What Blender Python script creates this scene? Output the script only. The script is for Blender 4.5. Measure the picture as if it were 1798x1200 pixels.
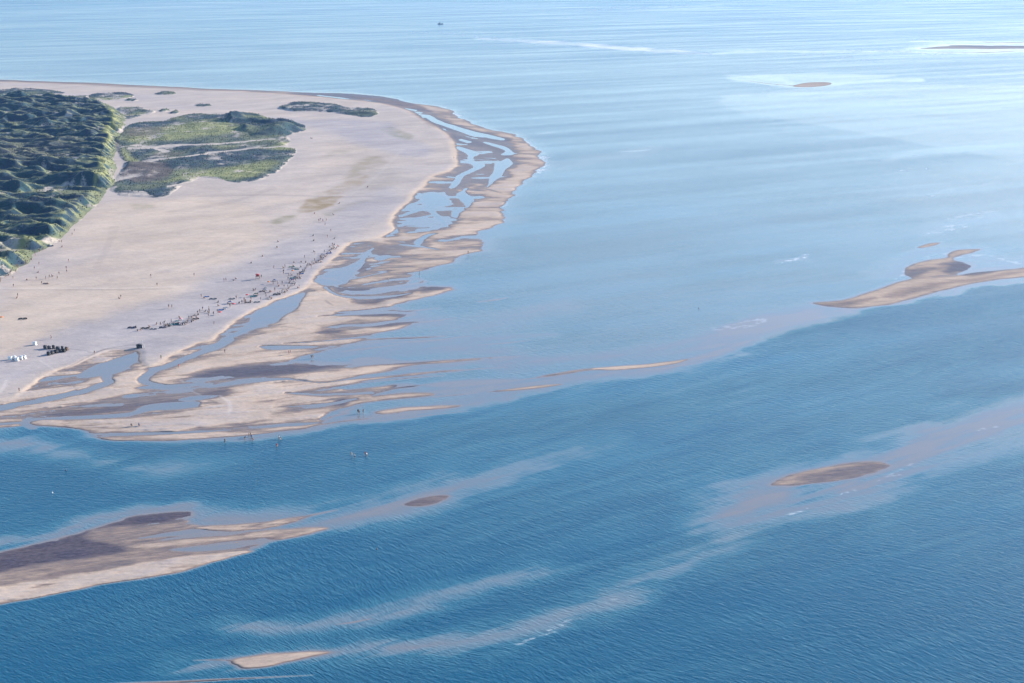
import bpy, bmesh, math, random
import numpy as np
from mathutils import Vector, Matrix

R = math.radians
scene = bpy.context.scene
for o in list(bpy.data.objects):
    bpy.data.objects.remove(o)
COL = scene.collection

# ------------------------------------------------------------------ camera, sky, sun, exposure
CAM_H = 150.0
PITCH = R(15.2)
FOC_MM = 50.0
PW, PH = 1798.0, 1200.0
FPX = PW * FOC_MM / 36.0
cam_d = bpy.data.cameras.new('camera')
cam = bpy.data.objects.new('camera', cam_d)
COL.objects.link(cam)
cam_d.lens = FOC_MM
cam_d.sensor_width = 36.0
cam_d.clip_start = 1.0
cam_d.clip_end = 120000.0
cam.location = (0, 0, CAM_H)
cam.rotation_euler = (R(90) - PITCH, 0, 0)
scene.camera = cam

SUN_EL, SUN_AZ = R(18.5), R(63.0)      # azimuth from the view direction (+Y) towards +X
SUN_DIR = Vector((math.cos(SUN_EL) * math.sin(SUN_AZ), math.cos(SUN_EL) * math.cos(SUN_AZ), math.sin(SUN_EL)))
world = bpy.data.worlds.new('World')
scene.world = world
world.use_nodes = True
wn = world.node_tree
sky = wn.nodes.new('ShaderNodeTexSky')
sky.sky_type = 'NISHITA'
sky.sun_disc = False
sky.sun_elevation = SUN_EL
sky.sun_rotation = SUN_AZ
sky.altitude = 100.0
sky.air_density = 1.0
sky.dust_density = 0.9
sky.ozone_density = 3.5
wn.links.new(sky.outputs[0], wn.nodes['Background'].inputs[0])
wn.nodes['Background'].inputs[1].default_value = 0.13

sun_d = bpy.data.lights.new('sun', 'SUN')
sun_d.energy = 4.6
sun_d.angle = R(0.53)
sun_d.color = (1.0, 0.91, 0.79)
sun = bpy.data.objects.new('sun', sun_d)
COL.objects.link(sun)
sun.location = (300, 600, 400)
sun.rotation_euler = (-SUN_DIR).to_track_quat('-Z', 'Y').to_euler()

vs = scene.view_settings
vs.view_transform = 'Standard'
vs.look = 'None'
vs.gamma = 1.0
vs.use_curve_mapping = False
vs.exposure = 1.15
scene.cycles.max_bounces = 6
scene.cycles.transparent_max_bounces = 8

# ------------------------------------------------------------------ small helpers
def tag(o, label=None, cat=None, group=None, kind=None):
    if label: o['label'] = label
    if cat: o['category'] = cat
    if group: o['group'] = group
    if kind: o['kind'] = kind
    return o

def link(o, parent=None):
    COL.objects.link(o)
    if parent is not None:
        o.parent = parent
    return o

cP, sP = math.cos(PITCH), math.sin(PITCH)
def ground(px, py, z=0.0):
    """where the line of sight through photo pixel (px, py) meets height z"""
    u = (np.asarray(px, float) - PW / 2) / FPX
    v = (np.asarray(py, float) - PH / 2) / FPX
    t = (CAM_H - z) / (sP + v * cP)
    return u * t, (cP - v * sP) * t

def pixel(x, y, z=0.0):
    """inverse of ground()"""
    x = np.asarray(x, float); y = np.asarray(y, float); dz = np.asarray(z, float) - CAM_H
    fwd = y * cP - dz * sP
    up = y * sP + dz * cP
    return PW / 2 + FPX * x / fwd, PH / 2 - FPX * up / fwd

def _hash(ix, iy, seed):
    h = (ix.astype(np.int64) * 374761393 + iy.astype(np.int64) * 668265263 + seed * 1442695041) & 0xffffffff
    h = ((h ^ (h >> 13)) * 1274126177) & 0xffffffff
    h = ((h ^ (h >> 16)) * 2246822519) & 0xffffffff
    return ((h ^ (h >> 15)) & 0xffffff) / float(0xffffff)

def vnoise(x, y, seed=0):
    fx = np.floor(x); fy = np.floor(y)
    ax = x - fx; ay = y - fy
    ax = ax * ax * ax * (ax * (ax * 6 - 15) + 10); ay = ay * ay * ay * (ay * (ay * 6 - 15) + 10)
    a = _hash(fx, fy, seed); b = _hash(fx + 1, fy, seed)
    c = _hash(fx, fy + 1, seed); d = _hash(fx + 1, fy + 1, seed)
    return ((a + (b - a) * ax) * (1 - ay) + (c + (d - c) * ax) * ay) * 2 - 1

def fbm(x, y, seed=0, octs=4, gain=0.5):
    s = 0.0; a = 1.0; n = 0.0
    for i in range(octs):
        s = s + a * vnoise(x * 2 ** i + 17.3 * i, y * 2 ** i - 9.7 * i, seed + i * 31)
        n += a; a *= gain
    return s / n

def sstep(a, b, x):
    t = np.clip((x - a) / (b - a), 0, 1)
    return t * t * (3 - 2 * t)

def smooth_closed(p, n=3):
    p = np.array(p, float); out = []
    N = len(p)
    for i in range(N):
        p0, p1, p2, p3 = p[i - 1], p[i], p[(i + 1) % N], p[(i + 2) % N]
        for k in range(n):
            t = k / n
            out.append(0.5 * (2 * p1 + (p2 - p0) * t + (2 * p0 - 5 * p1 + 4 * p2 - p3) * t * t + (3 * p1 - p0 - 3 * p2 + p3) * t ** 3))
    return np.array(out)

def smooth_open(p, n=4):
    p = np.array(p, float)
    if len(p) < 3: return p
    q = np.vstack([2 * p[0] - p[1], p, 2 * p[-1] - p[-2]]); out = []
    for i in range(1, len(q) - 2):
        p0, p1, p2, p3 = q[i - 1], q[i], q[i + 1], q[i + 2]
        for k in range(n):
            t = k / n
            out.append(0.5 * (2 * p1 + (p2 - p0) * t + (2 * p0 - 5 * p1 + 4 * p2 - p3) * t * t + (3 * p1 - p0 - 3 * p2 + p3) * t ** 3))
    out.append(p[-1])
    return np.array(out)

AX = 0.32      # the shore is mapped in a plan squashed along the view: x counts AX of y

class Plan:
    """signed distances to mapped outlines, for a set of ground points given as photo pixels"""
    def __init__(self, px, py):
        self.px, self.py = px, py
        self.w1 = fbm(px / 60, py / 16, 11, 4)
        self.w2 = fbm(px / 60 + 50, py / 16, 23, 4)
        self.w3 = fbm(px / 170, py / 6.5, 37, 3)      # long fingers
    def _sub(self, pts, m, wx, wy, fx):
        m2 = m + abs(wy) + 1
        mx = m / AX + abs(wx) + abs(fx) + 1
        x0, y0 = pts.min(0); x1, y1 = pts.max(0)
        i = np.nonzero((self.px > x0 - mx) & (self.px < x1 + mx) & (self.py > y0 - m2) & (self.py < y1 + m2))[0]
        x = self.px[i] + self.w1[i] * wx + self.w3[i] * fx
        y = self.py[i] + self.w2[i] * wy
        return i, x * AX, y
    def poly(self, pts, f=2.0, wx=5.0, wy=1.2, fx=0.0, n=3):
        """mask 0..1 with feather f around the outline -> indices, mask"""
        p = smooth_closed(pts, n) if n > 1 else np.array(pts, float)
        i, x, y = self._sub(p, f, wx, wy, fx)
        d2 = np.full(len(i), 1e12); ins = np.zeros(len(i), bool)
        q = np.roll(p, -1, 0)
        for (ax, ay), (bx, by) in zip(p, q):
            ax *= AX; bx *= AX
            ex, ey = bx - ax, by - ay
            L = ex * ex + ey * ey
            if L < 1e-9: continue
            t = np.clip(((x - ax) * ex + (y - ay) * ey) / L, 0, 1)
            d2 = np.minimum(d2, (x - ax - t * ex) ** 2 + (y - ay - t * ey) ** 2)
            if ay != by:
                c = ((ay > y) != (by > y)) & (x < ex * (y - ay) / (by - ay) + ax)
                ins ^= c
        d = np.sqrt(d2) * np.where(ins, 1, -1)
        return i, sstep(-f, f, d)
    def stroke(self, pts, f=2.0, wx=5.0, wy=1.2, fx=0.0, n=4):
        """points (x, y, half width in y) -> indices, mask"""
        p = smooth_open(pts, n)
        wmax = p[:, 2].max()
        i, x, y = self._sub(p[:, :2], f + wmax, wx, wy, fx)
        best = np.full(len(i), -1e9)
        for (ax, ay, aw), (bx, by, bw) in zip(p[:-1], p[1:]):
            ax *= AX; bx *= AX
            ex, ey = bx - ax, by - ay
            L = max(ex * ex + ey * ey, 1e-9)
            t = np.clip(((x - ax) * ex + (y - ay) * ey) / L, 0, 1)
            d = aw + (bw - aw) * t - np.sqrt((x - ax - t * ex) ** 2 + (y - ay - t * ey) ** 2)
            best = np.maximum(best, d)
        return i, sstep(-f, f, best)

# ------------------------------------------------------------------ the map: outlines read off the photograph
COAST = [(-500,139),(-200,139),(0,141),(120,145),(190,148),(300,153),(400,157),(520,161),(620,168),(680,176),(720,181),(760,186),(780,190),(795,198),(820,211),(845,221),(865,229),(890,235),(905,239),(918,246),(930,257),(940,267),(946,279),(948,289),(943,299),(928,308),(915,320),(907,333),(895,347),(886,360),(880,375),(878,390),(868,400),(842,406),(848,421),(846,439),(820,446),(775,464),(737,478),(727,487),(715,497),(760,502),(792,505),(782,511),(740,522),(690,534),(700,548),(725,553),(690,559),(727,566),(722,573),(660,584),(640,597),(590,611),(530,625),(500,636),(600,643),(640,655),(620,662),(600,668),(640,673),(600,681),(640,690),(660,694),(640,703),(606,715),(570,727),(562,745),(500,757),(430,765),(387,768),(325,773),(225,774),(172,769),(170,763),(125,752),(75,750),(47,748),(0,752),(-200,757),(-500,765)]
DRY = [(-500,143),(0,145),(150,150),(300,156),(420,162),(520,168),(600,176),(660,182),(710,193),(740,210),(770,228),(790,245),(796,260),(798,275),(796,288),(788,298),(765,305),(752,313),(740,327),(725,340),(713,354),(698,369),(685,381),(681,391),(688,402),(672,411),(655,419),(630,423),(612,426),(602,438),(588,448),(570,463),(555,477),(545,490),(537,500),(525,510),(500,520),(475,529),(450,541),(420,558),(400,573),(380,590),(365,598),(340,604),(310,618),(285,633),(262,641),(248,632),(246,616),(215,614),(188,616),(160,626),(130,640),(100,650),(75,662),(60,675),(35,690),(0,703),(-200,720),(-500,735)]
BERM = [(792,250),(798,275),(795,290),(786,300),(765,306),(752,314),(740,328),(725,341),(713,355),(698,370),(686,382),(683,392),(690,402),(674,411),(656,419),(630,424),(613,428),(603,439),(588,450),(571,465),(556,479),(547,492),(538,502),(526,511),(500,522),(475,531),(450,543),(420,560),(400,575),(380,591),(365,599),(340,606),(310,620),(285,634),(262,643)]
BERM_W = [(200,614),(188,615),(160,625),(130,639),(100,649),(75,661),(60,674),(35,689),(0,702),(-150,712)]
# raised sand on the tidal flats: (outline, height, feather, finger warp)
BARS = [
 ([(660,173),(720,183),(770,190),(810,208),(850,224),(905,241),(935,263),(946,290),(925,312),(905,337),(890,353),(880,372),(876,390),(845,403),(800,403),(788,399),(800,386),(820,372),(842,354),(864,334),(882,314),(897,299),(908,284),(916,271),(906,258),(880,243),(840,228),(790,211),(735,193)],.42,2.5,10),
 ([(660,421),(690,427),(720,437),(750,441),(830,439),(846,440),(820,446),(775,464),(730,476),(690,484),(640,494),(612,502),(620,492),(640,479),(662,470),(692,460),(722,452),(692,447),(670,440),(655,431)],.40,3,12),
 ([(690,404),(720,414),(775,404),(850,399),(872,398),(835,407),(790,417),(760,424),(735,431),(700,420)],.34,2.5,14),
 ([(735,431),(790,424),(846,421),(845,427),(800,433),(745,436)],.30,2,10),
 ([(560,500),(580,498),(600,512),(620,530),(650,536),(700,526),(750,516),(792,505),(784,511),(740,522),(690,533),(640,542),(590,548),(570,553),(540,540),(533,524),(545,508)],.46,2.5,6),
 ([(533,522),(560,540),(580,553),(640,556),(690,557),(620,565),(570,574),(600,580),(720,572),(660,583),(580,590),(540,598),(480,610),(440,622),(400,640),(350,655),(300,667),(264,672),(262,665),(300,652),(345,634),(390,615),(425,598),(450,587),(487,567),(500,557),(520,545)],.46,3,8),
 ([(440,622),(500,600),(560,598),(640,598),(590,605),(520,612),(540,617),(530,624),(470,634),(420,643),(380,650)],.34,3,12),
 ([(470,664),(560,652),(620,646),(700,638),(770,633),(842,631),(780,637),(725,641),(660,655),(600,663),(540,667)],.36,2.5,6),
 ([(500,672),(600,667),(680,660),(740,654),(812,649),(750,657),(690,663),(620,673),(560,682),(500,690),(430,692),(390,688),(410,681),(450,678)],.40,2.5,6),
 ([(590,690),(620,684),(660,680),(700,676),(690,683),(640,689),(600,697),(540,703),(480,706),(520,697)],.30,2,6),
 ([(400,690),(460,688),(520,694),(560,700),(520,708),(450,714),(400,712),(380,702)],.36,3,6),
 ([(480,727),(540,722),(600,710),(650,697),(700,692),(750,691),(762,695),(720,698),(660,704),(610,715),(570,724),(520,734),(460,742),(420,740)],.36,2.5,5),
 ([(655,725),(680,719),(740,714),(805,712),(790,716),(730,721),(680,726)],.30,1.5,2),
 ([(55,742),(100,739),(220,734),(300,725),(345,720),(400,714),(450,712),(500,716),(470,730),(440,738),(400,744),(330,750),(200,757),(100,748)],.44,2,4),
 ([(172,770),(225,768),(300,763),(380,760),(450,756),(520,749),(560,744),(500,756),(430,764),(387,767),(325,772),(225,774)],.32,1.6,3),
 ([(0,720),(60,711),(150,695),(190,680),(230,684),(300,688),(330,692),(260,697),(180,703),(100,714),(40,724),(-100,735),(-300,745),(-300,730),(-100,727)],.46,2.5,4),
 ([(198,668),(215,655),(235,648),(254,645),(250,660),(246,674),(225,682),(205,678)],.44,2,2),
 ([(150,672),(175,660),(190,662),(180,670),(150,681),(110,692),(60,700),(0,708),(-100,716),(-100,706),(0,700),(60,688),(110,680)],.42,2,3),
 ([(-200,742),(0,737),(45,736),(60,739),(40,747),(0,750),(-200,755)],.26,2,3),
]
# strokes of raised sand: thin fingers (x, y, half width)
SPITS = [
 ([(617,599,.8),(680,595,1.6),(740,593,1.6),(784,590,.5)],.12,1.2),
 ([(840,531,.4),(865,528,1.0),(890,523,.4)],.10,1.0),
 ([(860,688,.3),(900,684.5,1.6),(950,679,2.0),(988,675,.5)],.30,1.3),
 ([(945,662,.5),(985,656,2.2),(1025,650,2.2),(1055,648,1.5)],.10,1.2),
 ([(1045,648,1.5),(1080,647,3.2),(1130,643,3.0),(1180,637,2.4),(1205,632,.6)],.34,1.4),
 ([(1200,633,.6),(1260,623,.7)],.05,1.0),
 ([(900,627,.4),(860,630,.6)],.05,1.0),
 ([(590,1097,.4),(620,1093,1.2),(650,1087,.5)],.02,1.2),
 ([(-150,1214,1),(280,1199,2.5),(420,1192,2.0),(550,1186,.5)],.12,2.0),
 ([(340,1160,.4),(380,1159,1.2),(405,1160,1.0)],.10,1.2),
 ([(1088,267,.3),(1110,266,1.0),(1140,263,.3)],.02,1.0),
 ([(945,236,.2),(960,233.5,1.0),(975,233,.3)],.02,1.0),
 ([(1275,138,.3),(1310,141,1),(1350,147,1.2),(1395,151,1.2)],.03,.9),
 ([(530,909,1.6),(560,902,1.2),(590,896,.5)],.06,1.3),
 ([(572,745,.6),(700,726,.6),(655,729,.6)],.03,1.0),
]
# sandbanks standing alone in the sea
BANKS = [
 ([(1392,151),(1410,146),(1440,144.5),(1458,146),(1450,151),(1420,154),(1398,153)],.25,1.0,2),
 ([(1610,434),(1630,427.5),(1652,426),(1642,431),(1618,436)],.26,1.2,2),
 ([(1668,443),(1690,438),(1722,437),(1710,443),(1690,449),(1672,455),(1690,462),(1700,470),(1680,482),(1640,487),(1605,490),(1588,480),(1598,466),(1630,457),(1660,452)],.25,2.0,4),
 ([(1428,532),(1480,527),(1520,515),(1560,501),(1600,490),(1650,486),(1720,479),(1798,470),(1950,455),(2100,450),(2100,470),(1950,470),(1850,480),(1798,487),(1740,493),(1680,505),(1620,520),(1560,535),(1500,541),(1460,538)],.29,2.2,3),
 ([(1350,852),(1380,836),(1420,826),(1480,814),(1530,810),(1560,814),(1552,824),(1500,840),(1440,849),(1380,853)],.16,2.2,3),
 ([(710,887),(735,876),(770,870),(792,872),(772,883),(740,890)],.08,1.8,3),
 ([(405,1160),(430,1153),(500,1146),(560,1144),(577,1147),(520,1160),(470,1172),(425,1174)],.36,2.5,3),
]
SOUTH_BANK = [(-300,1010),(-100,985),(0,968),(75,950),(145,932),(225,907),(275,900),(325,897),(342,900),(335,908),(350,922),(450,917),(505,910),(535,907),(520,918),(475,928),(570,926),(545,938),(490,949),(440,968),(400,981),(325,1003),(250,1017),(175,1028),(75,1048),(0,1062),(-100,1085),(-300,1120)]
SOUTH_BARS = [
 ([(-300,1080),(0,1033),(52,1022),(125,1010),(200,999),(275,984),(375,973),(445,968),(400,980),(325,1002),(250,1016),(175,1027),(75,1047),(0,1061),(-300,1115)],.50,2.5,3),
 ([(150,942),(162,933),(225,928),(325,921),(352,925),(300,934),(240,947),(222,959),(187,952)],.13,3,4),
 ([(345,928),(375,924),(450,919),(505,911),(534,908),(487,924),(437,930),(395,932),(370,931)],.34,1.6,3),
 ([(225,960),(300,950),(400,942),(475,932),(525,929),(574,927),(545,936),(495,947),(470,943),(400,950),(330,957),(260,963)],.26,2,4),
 ([(0,1004),(100,985),(200,972),(290,965),(400,962),(430,966),(350,974),(250,985),(150,1000),(60,1015),(0,1024),(-100,1040),(-100,1025)],.13,3,6),
]
# standing water: pools and creeks
POOLS = [
 [(135,663),(160,646),(185,636),(215,626),(240,620),(246,622),(243,630),(230,642),(210,653),(190,658),(165,662)],
 [(532,514),(536,520),(527,535),(520,543),(500,556),(487,566),(470,570),(448,577),(425,587),(400,598),(395,594),(425,578),(441,562),(444,553),(462,541),(495,526)],
 [(62,735),(150,730),(225,725),(246,714),(275,709),(345,705),(350,710),(342,716),(300,720),(262,722),(225,731),(175,735),(100,737)],
 [(312,703),(335,697),(382,695),(365,700),(340,704)],
 [(217,694),(240,692),(238,696),(222,698)],
 [(240,681),(275,676),(330,675),(320,680),(270,683)],
 [(366,679),(395,672),(430,666),(470,664),(517,664),(470,669),(440,673),(400,678)],
 [(550,494),(565,489),(585,492),(607,496),(600,500),(565,500)],
 [(565,486),(585,475),(610,468),(640,452),(646,440),(656,436),(646,448),(640,460),(632,470),(622,478),(616,488),(608,499),(590,490)],
 [(657,456),(670,450),(684,449),(686,452),(670,458)],
 [(690,400),(694,397),(699,407),(693,410),(688,408)],
 [(727,428),(735,418),(750,411),(768,410),(755,415),(742,424),(735,432)],
 [(755,338),(772,342),(785,350),(790,360),(765,364),(762,372),(775,382),(788,398),(770,388),(757,374),(745,360),(735,352)],
 [(802,345),(812,334),(822,330),(818,338),(828,348),(830,355),(822,365),(813,358)],
 [(793,373),(804,367),(815,367),(808,376),(803,383),(795,380)],
 [(792,257),(806,258),(822,263),(835,270),(833,274),(826,276),(828,284),(840,288),(850,291),(840,298),(822,305),(810,312),(800,328),(790,330),(797,318),(806,308),(824,299),(832,293),(822,285),(822,275),(815,267),(798,260)],
 [(870,290),(882,284),(890,279),(897,284),(896,290),(888,296),(876,310),(862,325),(856,330),(862,316)],
 [(850,250),(875,255),(892,262),(902,271),(892,273),(880,272),(888,266),(870,258)],
 [(880,339),(848,331),(862,333),(870,336)],
 [(455,610),(470,607),(520,607),(560,609),(530,613),(480,615)],
 [(237,946),(287,937),(337,930),(367,932),(325,940),(275,944)],
 [(296,966),(350,960),(410,956),(430,959),(400,965),(340,969)],
 [(172,763),(230,760),(320,758),(405,755),(340,761),(225,765)],
 [(560,742),(520,748),(460,752),(440,751),(500,745)],
]
CREEKS = [
 [(188,657,2.5),(187,663,3),(193,671,3),(175,678,3.5),(150,687,3.5),(120,694,3),(95,700,3),(62,706,3.5),(25,711,4),(0,717,5),(-100,728,5),(-250,738,5)],
 [(130,687,1.5),(100,695,2),(70,701,2)],
 [(400,597,4),(375,611,3.5),(337,626,3),(300,640,3),(270,651,3),(253,662,3),(251,670,3.5),(275,676,3),(310,679,3),(345,676,2.5),(370,678,3)],
 [(47,740,2.5),(45,745,3),(52,749,3),(58,752,3)],[(50,738,3),(70,736,2)],
 [(735,207,1.2),(751,205.5,1.5),(769,215,2),(800,225,2.2),(835,234,2),(865,241,2),(880,245,1.2)],
 [(790,222,1),(830,237,1.3),(850,240,1)],
 [(810,246,1.2),(823,250,1.5)],[(640,176,.6),(690,187,1.0),(730,194,.8)],[(560,168,.5),(620,176,.8),(660,182,.5)],
 [(430,672,2),(500,666,1.5),(560,672,.8),(600,668,1),(650,661,1.2)],
 [(560,555,.6),(620,552,1.2),(680,549,1.5),(725,551,1.5)],[(590,549,.5),(650,545,1),(700,541,2)],
 [(600,572,.6),(650,571,1.8),(690,565,1.8),(740,562,2)],[(500,603,.6),(560,600,1.0),(640,592,1.5)],
 [(500,690,.8),(560,693,1.2),(610,692,1.4),(650,690,2)],[(480,716,.5),(540,712,1.2),(590,708,1.6),(625,701,1.4)],
 [(240,725,1.2),(300,712,.5)],[(0,745,2),(30,743,2),(45,742,2)],[(-200,748,2),(0,745,2)],
 [(610,512,1),(650,515,2),(700,506,2.4),(740,500,2.5)],[(570,505,1.2),(600,520,1.5),(660,524,1.2),(720,515,.8)],
 [(640,500,1),(690,492,1.6),(735,490,2.5)],[(620,490,.6),(680,478,.6)],[(700,430,.5),(740,434,1.4),(770,438,.6)],[(780,424,.6),(815,417,1.4),(846,416,2)],
 [(700,398,.6),(730,385,1),(760,378,1)],[(705,380,.6),(740,368,1.2),(765,366,1)],[(720,362,.6),(745,350,1.4)],[(735,340,.6),(760,345,1)],
]
# dark wet mud and mussel beds: (outline, strength, height)
MUD = [
 ([(345,662),(380,650),(430,643),(490,640),(560,640),(600,643),(560,651),(490,658),(440,663),(390,667)],.75,.04),
 ([(612,640),(620,630),(650,627),(677,628),(720,633),(760,634),(700,640),(650,642)],.7,.03),
 ([(690,680),(700,675),(730,674),(745,681),(720,684)],.75,.03),
 ([(750,679),(780,670),(830,666),(880,665),(905,668),(860,674),(800,681)],.62,.03),
 ([(580,710),(600,701),(625,703),(640,700),(620,707),(600,713)],.7,.05),
 ([(75,730),(130,722),(200,713),(290,704),(345,699),(370,694),(380,699),(310,708),(250,713),(225,722),(150,729)],.6,.05),
 ([(360,690),(400,683),(405,692),(390,698),(350,695)],.6,.08),
 ([(655,575),(680,566),(712,563),(728,566),(700,573)],.6,.06),
 ([(552,585),(580,580),(605,582),(580,588)],.7,.05),
 ([(585,552),(640,548),(700,547),(724,553),(660,556)],.6,.05),
 ([(735,508),(760,503),(792,505),(760,509),(740,512)],.8,.06),
 ([(620,533),(660,529),(690,517),(740,509),(700,520),(660,535)],.75,.05),
 ([(598,505),(640,508),(690,512),(640,516),(610,512)],.6,.05),
 ([(652,437),(662,430),(675,436),(688,442),(684,452),(660,446)],.35,.15),
 ([(620,472),(636,463),(640,470),(637,478),(622,476)],.4,.15),
 ([(620,163),(700,174),(760,196),(730,193),(680,184),(600,172),(500,165)],.5,.10),
 ([(725,200),(760,208),(800,218),(850,232),(895,246),(870,248),(810,234),(760,222)],.45,.07),
 ([(790,235),(830,245),(880,255),(905,275),(935,278),(900,280),(860,262),(810,252)],.40,.10),
 ([(0,140.5),(150,146),(300,153),(380,157),(460,160),(380,160),(250,155),(100,147),(0,143)],.5,.25),
 ([(1660,80),(1700,79),(1760,80),(1900,83),(1900,86),(1780,84),(1700,83)],.5,.10),
 ([(1660,462),(1690,458),(1712,463),(1705,472),(1670,480),(1655,474)],.7,.06),
 ([(1690,478),(1720,470),(1760,471),(1740,478),(1700,484)],.8,.05),
 ([(1590,481),(1600,474),(1650,470),(1640,476),(1605,487)],.5,.10),
 ([(1450,535),(1500,528),(1530,522),(1510,534),(1480,539)],.45,.18),
 ([(1540,521),(1600,505),(1660,496),(1720,486),(1798,476),(1740,488),(1660,503),(1580,522)],.40,.22),
 ([(1405,838),(1480,824),(1530,814),(1558,816),(1545,826),(1490,840),(1420,848)],.40,.09),
 ([(710,887),(735,876),(770,870),(792,872),(772,883),(740,890)],.6,.07),
 ([(-300,1015),(-100,985),(0,970),(75,952),(145,934),(225,909),(275,901),(325,898),(340,901),(325,913),(270,920),(200,925),(160,932),(150,944),(190,956),(222,962),(200,974),(100,986),(0,1004),(-100,1028),(-300,1060)],.92,.06),
 ([(60,1014),(120,1003),(190,995),(160,1003),(90,1018),(50,1022)],.55,.2),
 ([(470,944),(486,939),(520,931),(540,929),(500,940),(485,946)],.5,.2),
 ([(260,984),(270,981),(285,984),(272,987)],.5,.3),
]
# shoals under water: strokes (x, y, half width), height below water, feather
SHOALS = [
 ([(-300,775,14),(0,778,16),(90,790,12)],-.16,16),
 ([(150,800,5),(260,826,10),(360,812,8)],-.36,20),
 ([(170,762,6),(420,771,6),(560,748,6)],-.16,6),
 ([(330,905,14),(470,918,22),(600,905,22),(720,880,18),(820,850,15),(920,822,8)],-.14,16),
 ([(920,825,6),(1000,797,6),(1080,775,2)],-.34,16),
 ([(-100,972,4),(75,942,5),(200,905,6),(330,886,7)],-.10,9),
 ([(430,1102,10),(540,1098,8),(640,1086,10),(740,1058,8),(850,1026,6),(960,997,3)],-.16,17),
 ([(330,1170,8),(430,1160,10),(600,1146,12),(700,1138,14),(800,1130,12),(900,1108,10),(1000,1082,9),(1070,1055,9)],-.13,20),
 ([(1070,1055,8),(1150,1010,12),(1250,965,12),(1320,905,10)],-.38,20),
 ([(1270,925,12),(1340,880,30),(1400,868,36),(1480,850,34),(1560,818,28),(1640,782,30),(1720,752,30),(1798,738,34),(1950,720,40)],-.12,17),
 ([(1650,800,14),(1750,775,20),(1900,760,30)],-.40,26),
 ([(640,735,6),(760,722,8),(880,697,8),(1000,667,8),(1100,655,7),(1200,640,7),(1290,606,12),(1360,568,16),(1440,545,12),(1500,545,5)],-.10,7),
 ([(900,640,10),(1000,630,8),(1150,618,10),(1260,590,10),(1340,570,8),(1420,545,6)],-.16,9),
 ([(720,560,14),(800,575,12),(900,560,10),(980,535,5)],-.22,12),
 ([(560,625,8),(700,615,10),(800,612,10),(880,620,8)],-.18,10),
 ([(700,690,6),(800,690,6),(900,670,6)],-.14,8),
 ([(1500,544,3),(1620,524,3),(1740,498,3),(1900,484,4)],-.10,3.5),
 ([(1560,480,8),(1600,455,8),(1680,440,8),(1760,465,8),(1850,455,8)],-.20,8),
 ([(1640,410,4),(1680,392,5),(1760,378,5)],-.20,7),
 ([(1370,459,1),(1395,456,2),(1418,448,1.5)],-.06,3),
 ([(1600,86,2),(1660,84,8),(1798,84,9),(2000,85,10)],-.22,5),
 ([(1240,95,1),(1400,91,1.5),(1600,93,2)],-.20,3),
 ([(1270,133,1),(1340,136,3),(1420,150,4),(1500,145,3),(1600,140,2)],-.14,3),
 ([(1272,173,2),(1300,172,7),(1400,170,8),(1500,165,6)],-.30,3),
 ([(1290,185,2),(1340,188,5),(1440,180,6)],-.34,4),
 ([(860,68,1),(960,74,2.2),(1080,83,2.2),(1200,92,2)],-.10,3),
 ([(1560,280,1),(1650,262,4),(1760,255,4)],-.26,5),
 ([(1600,345,1),(1690,330,3),(1790,310,3)],-.24,5),
 ([(940,300,4),(1050,280,4),(1140,262,3)],-.34,7),
 ([(900,360,6),(880,400,8),(850,440,8)],-.30,10),
]
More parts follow.
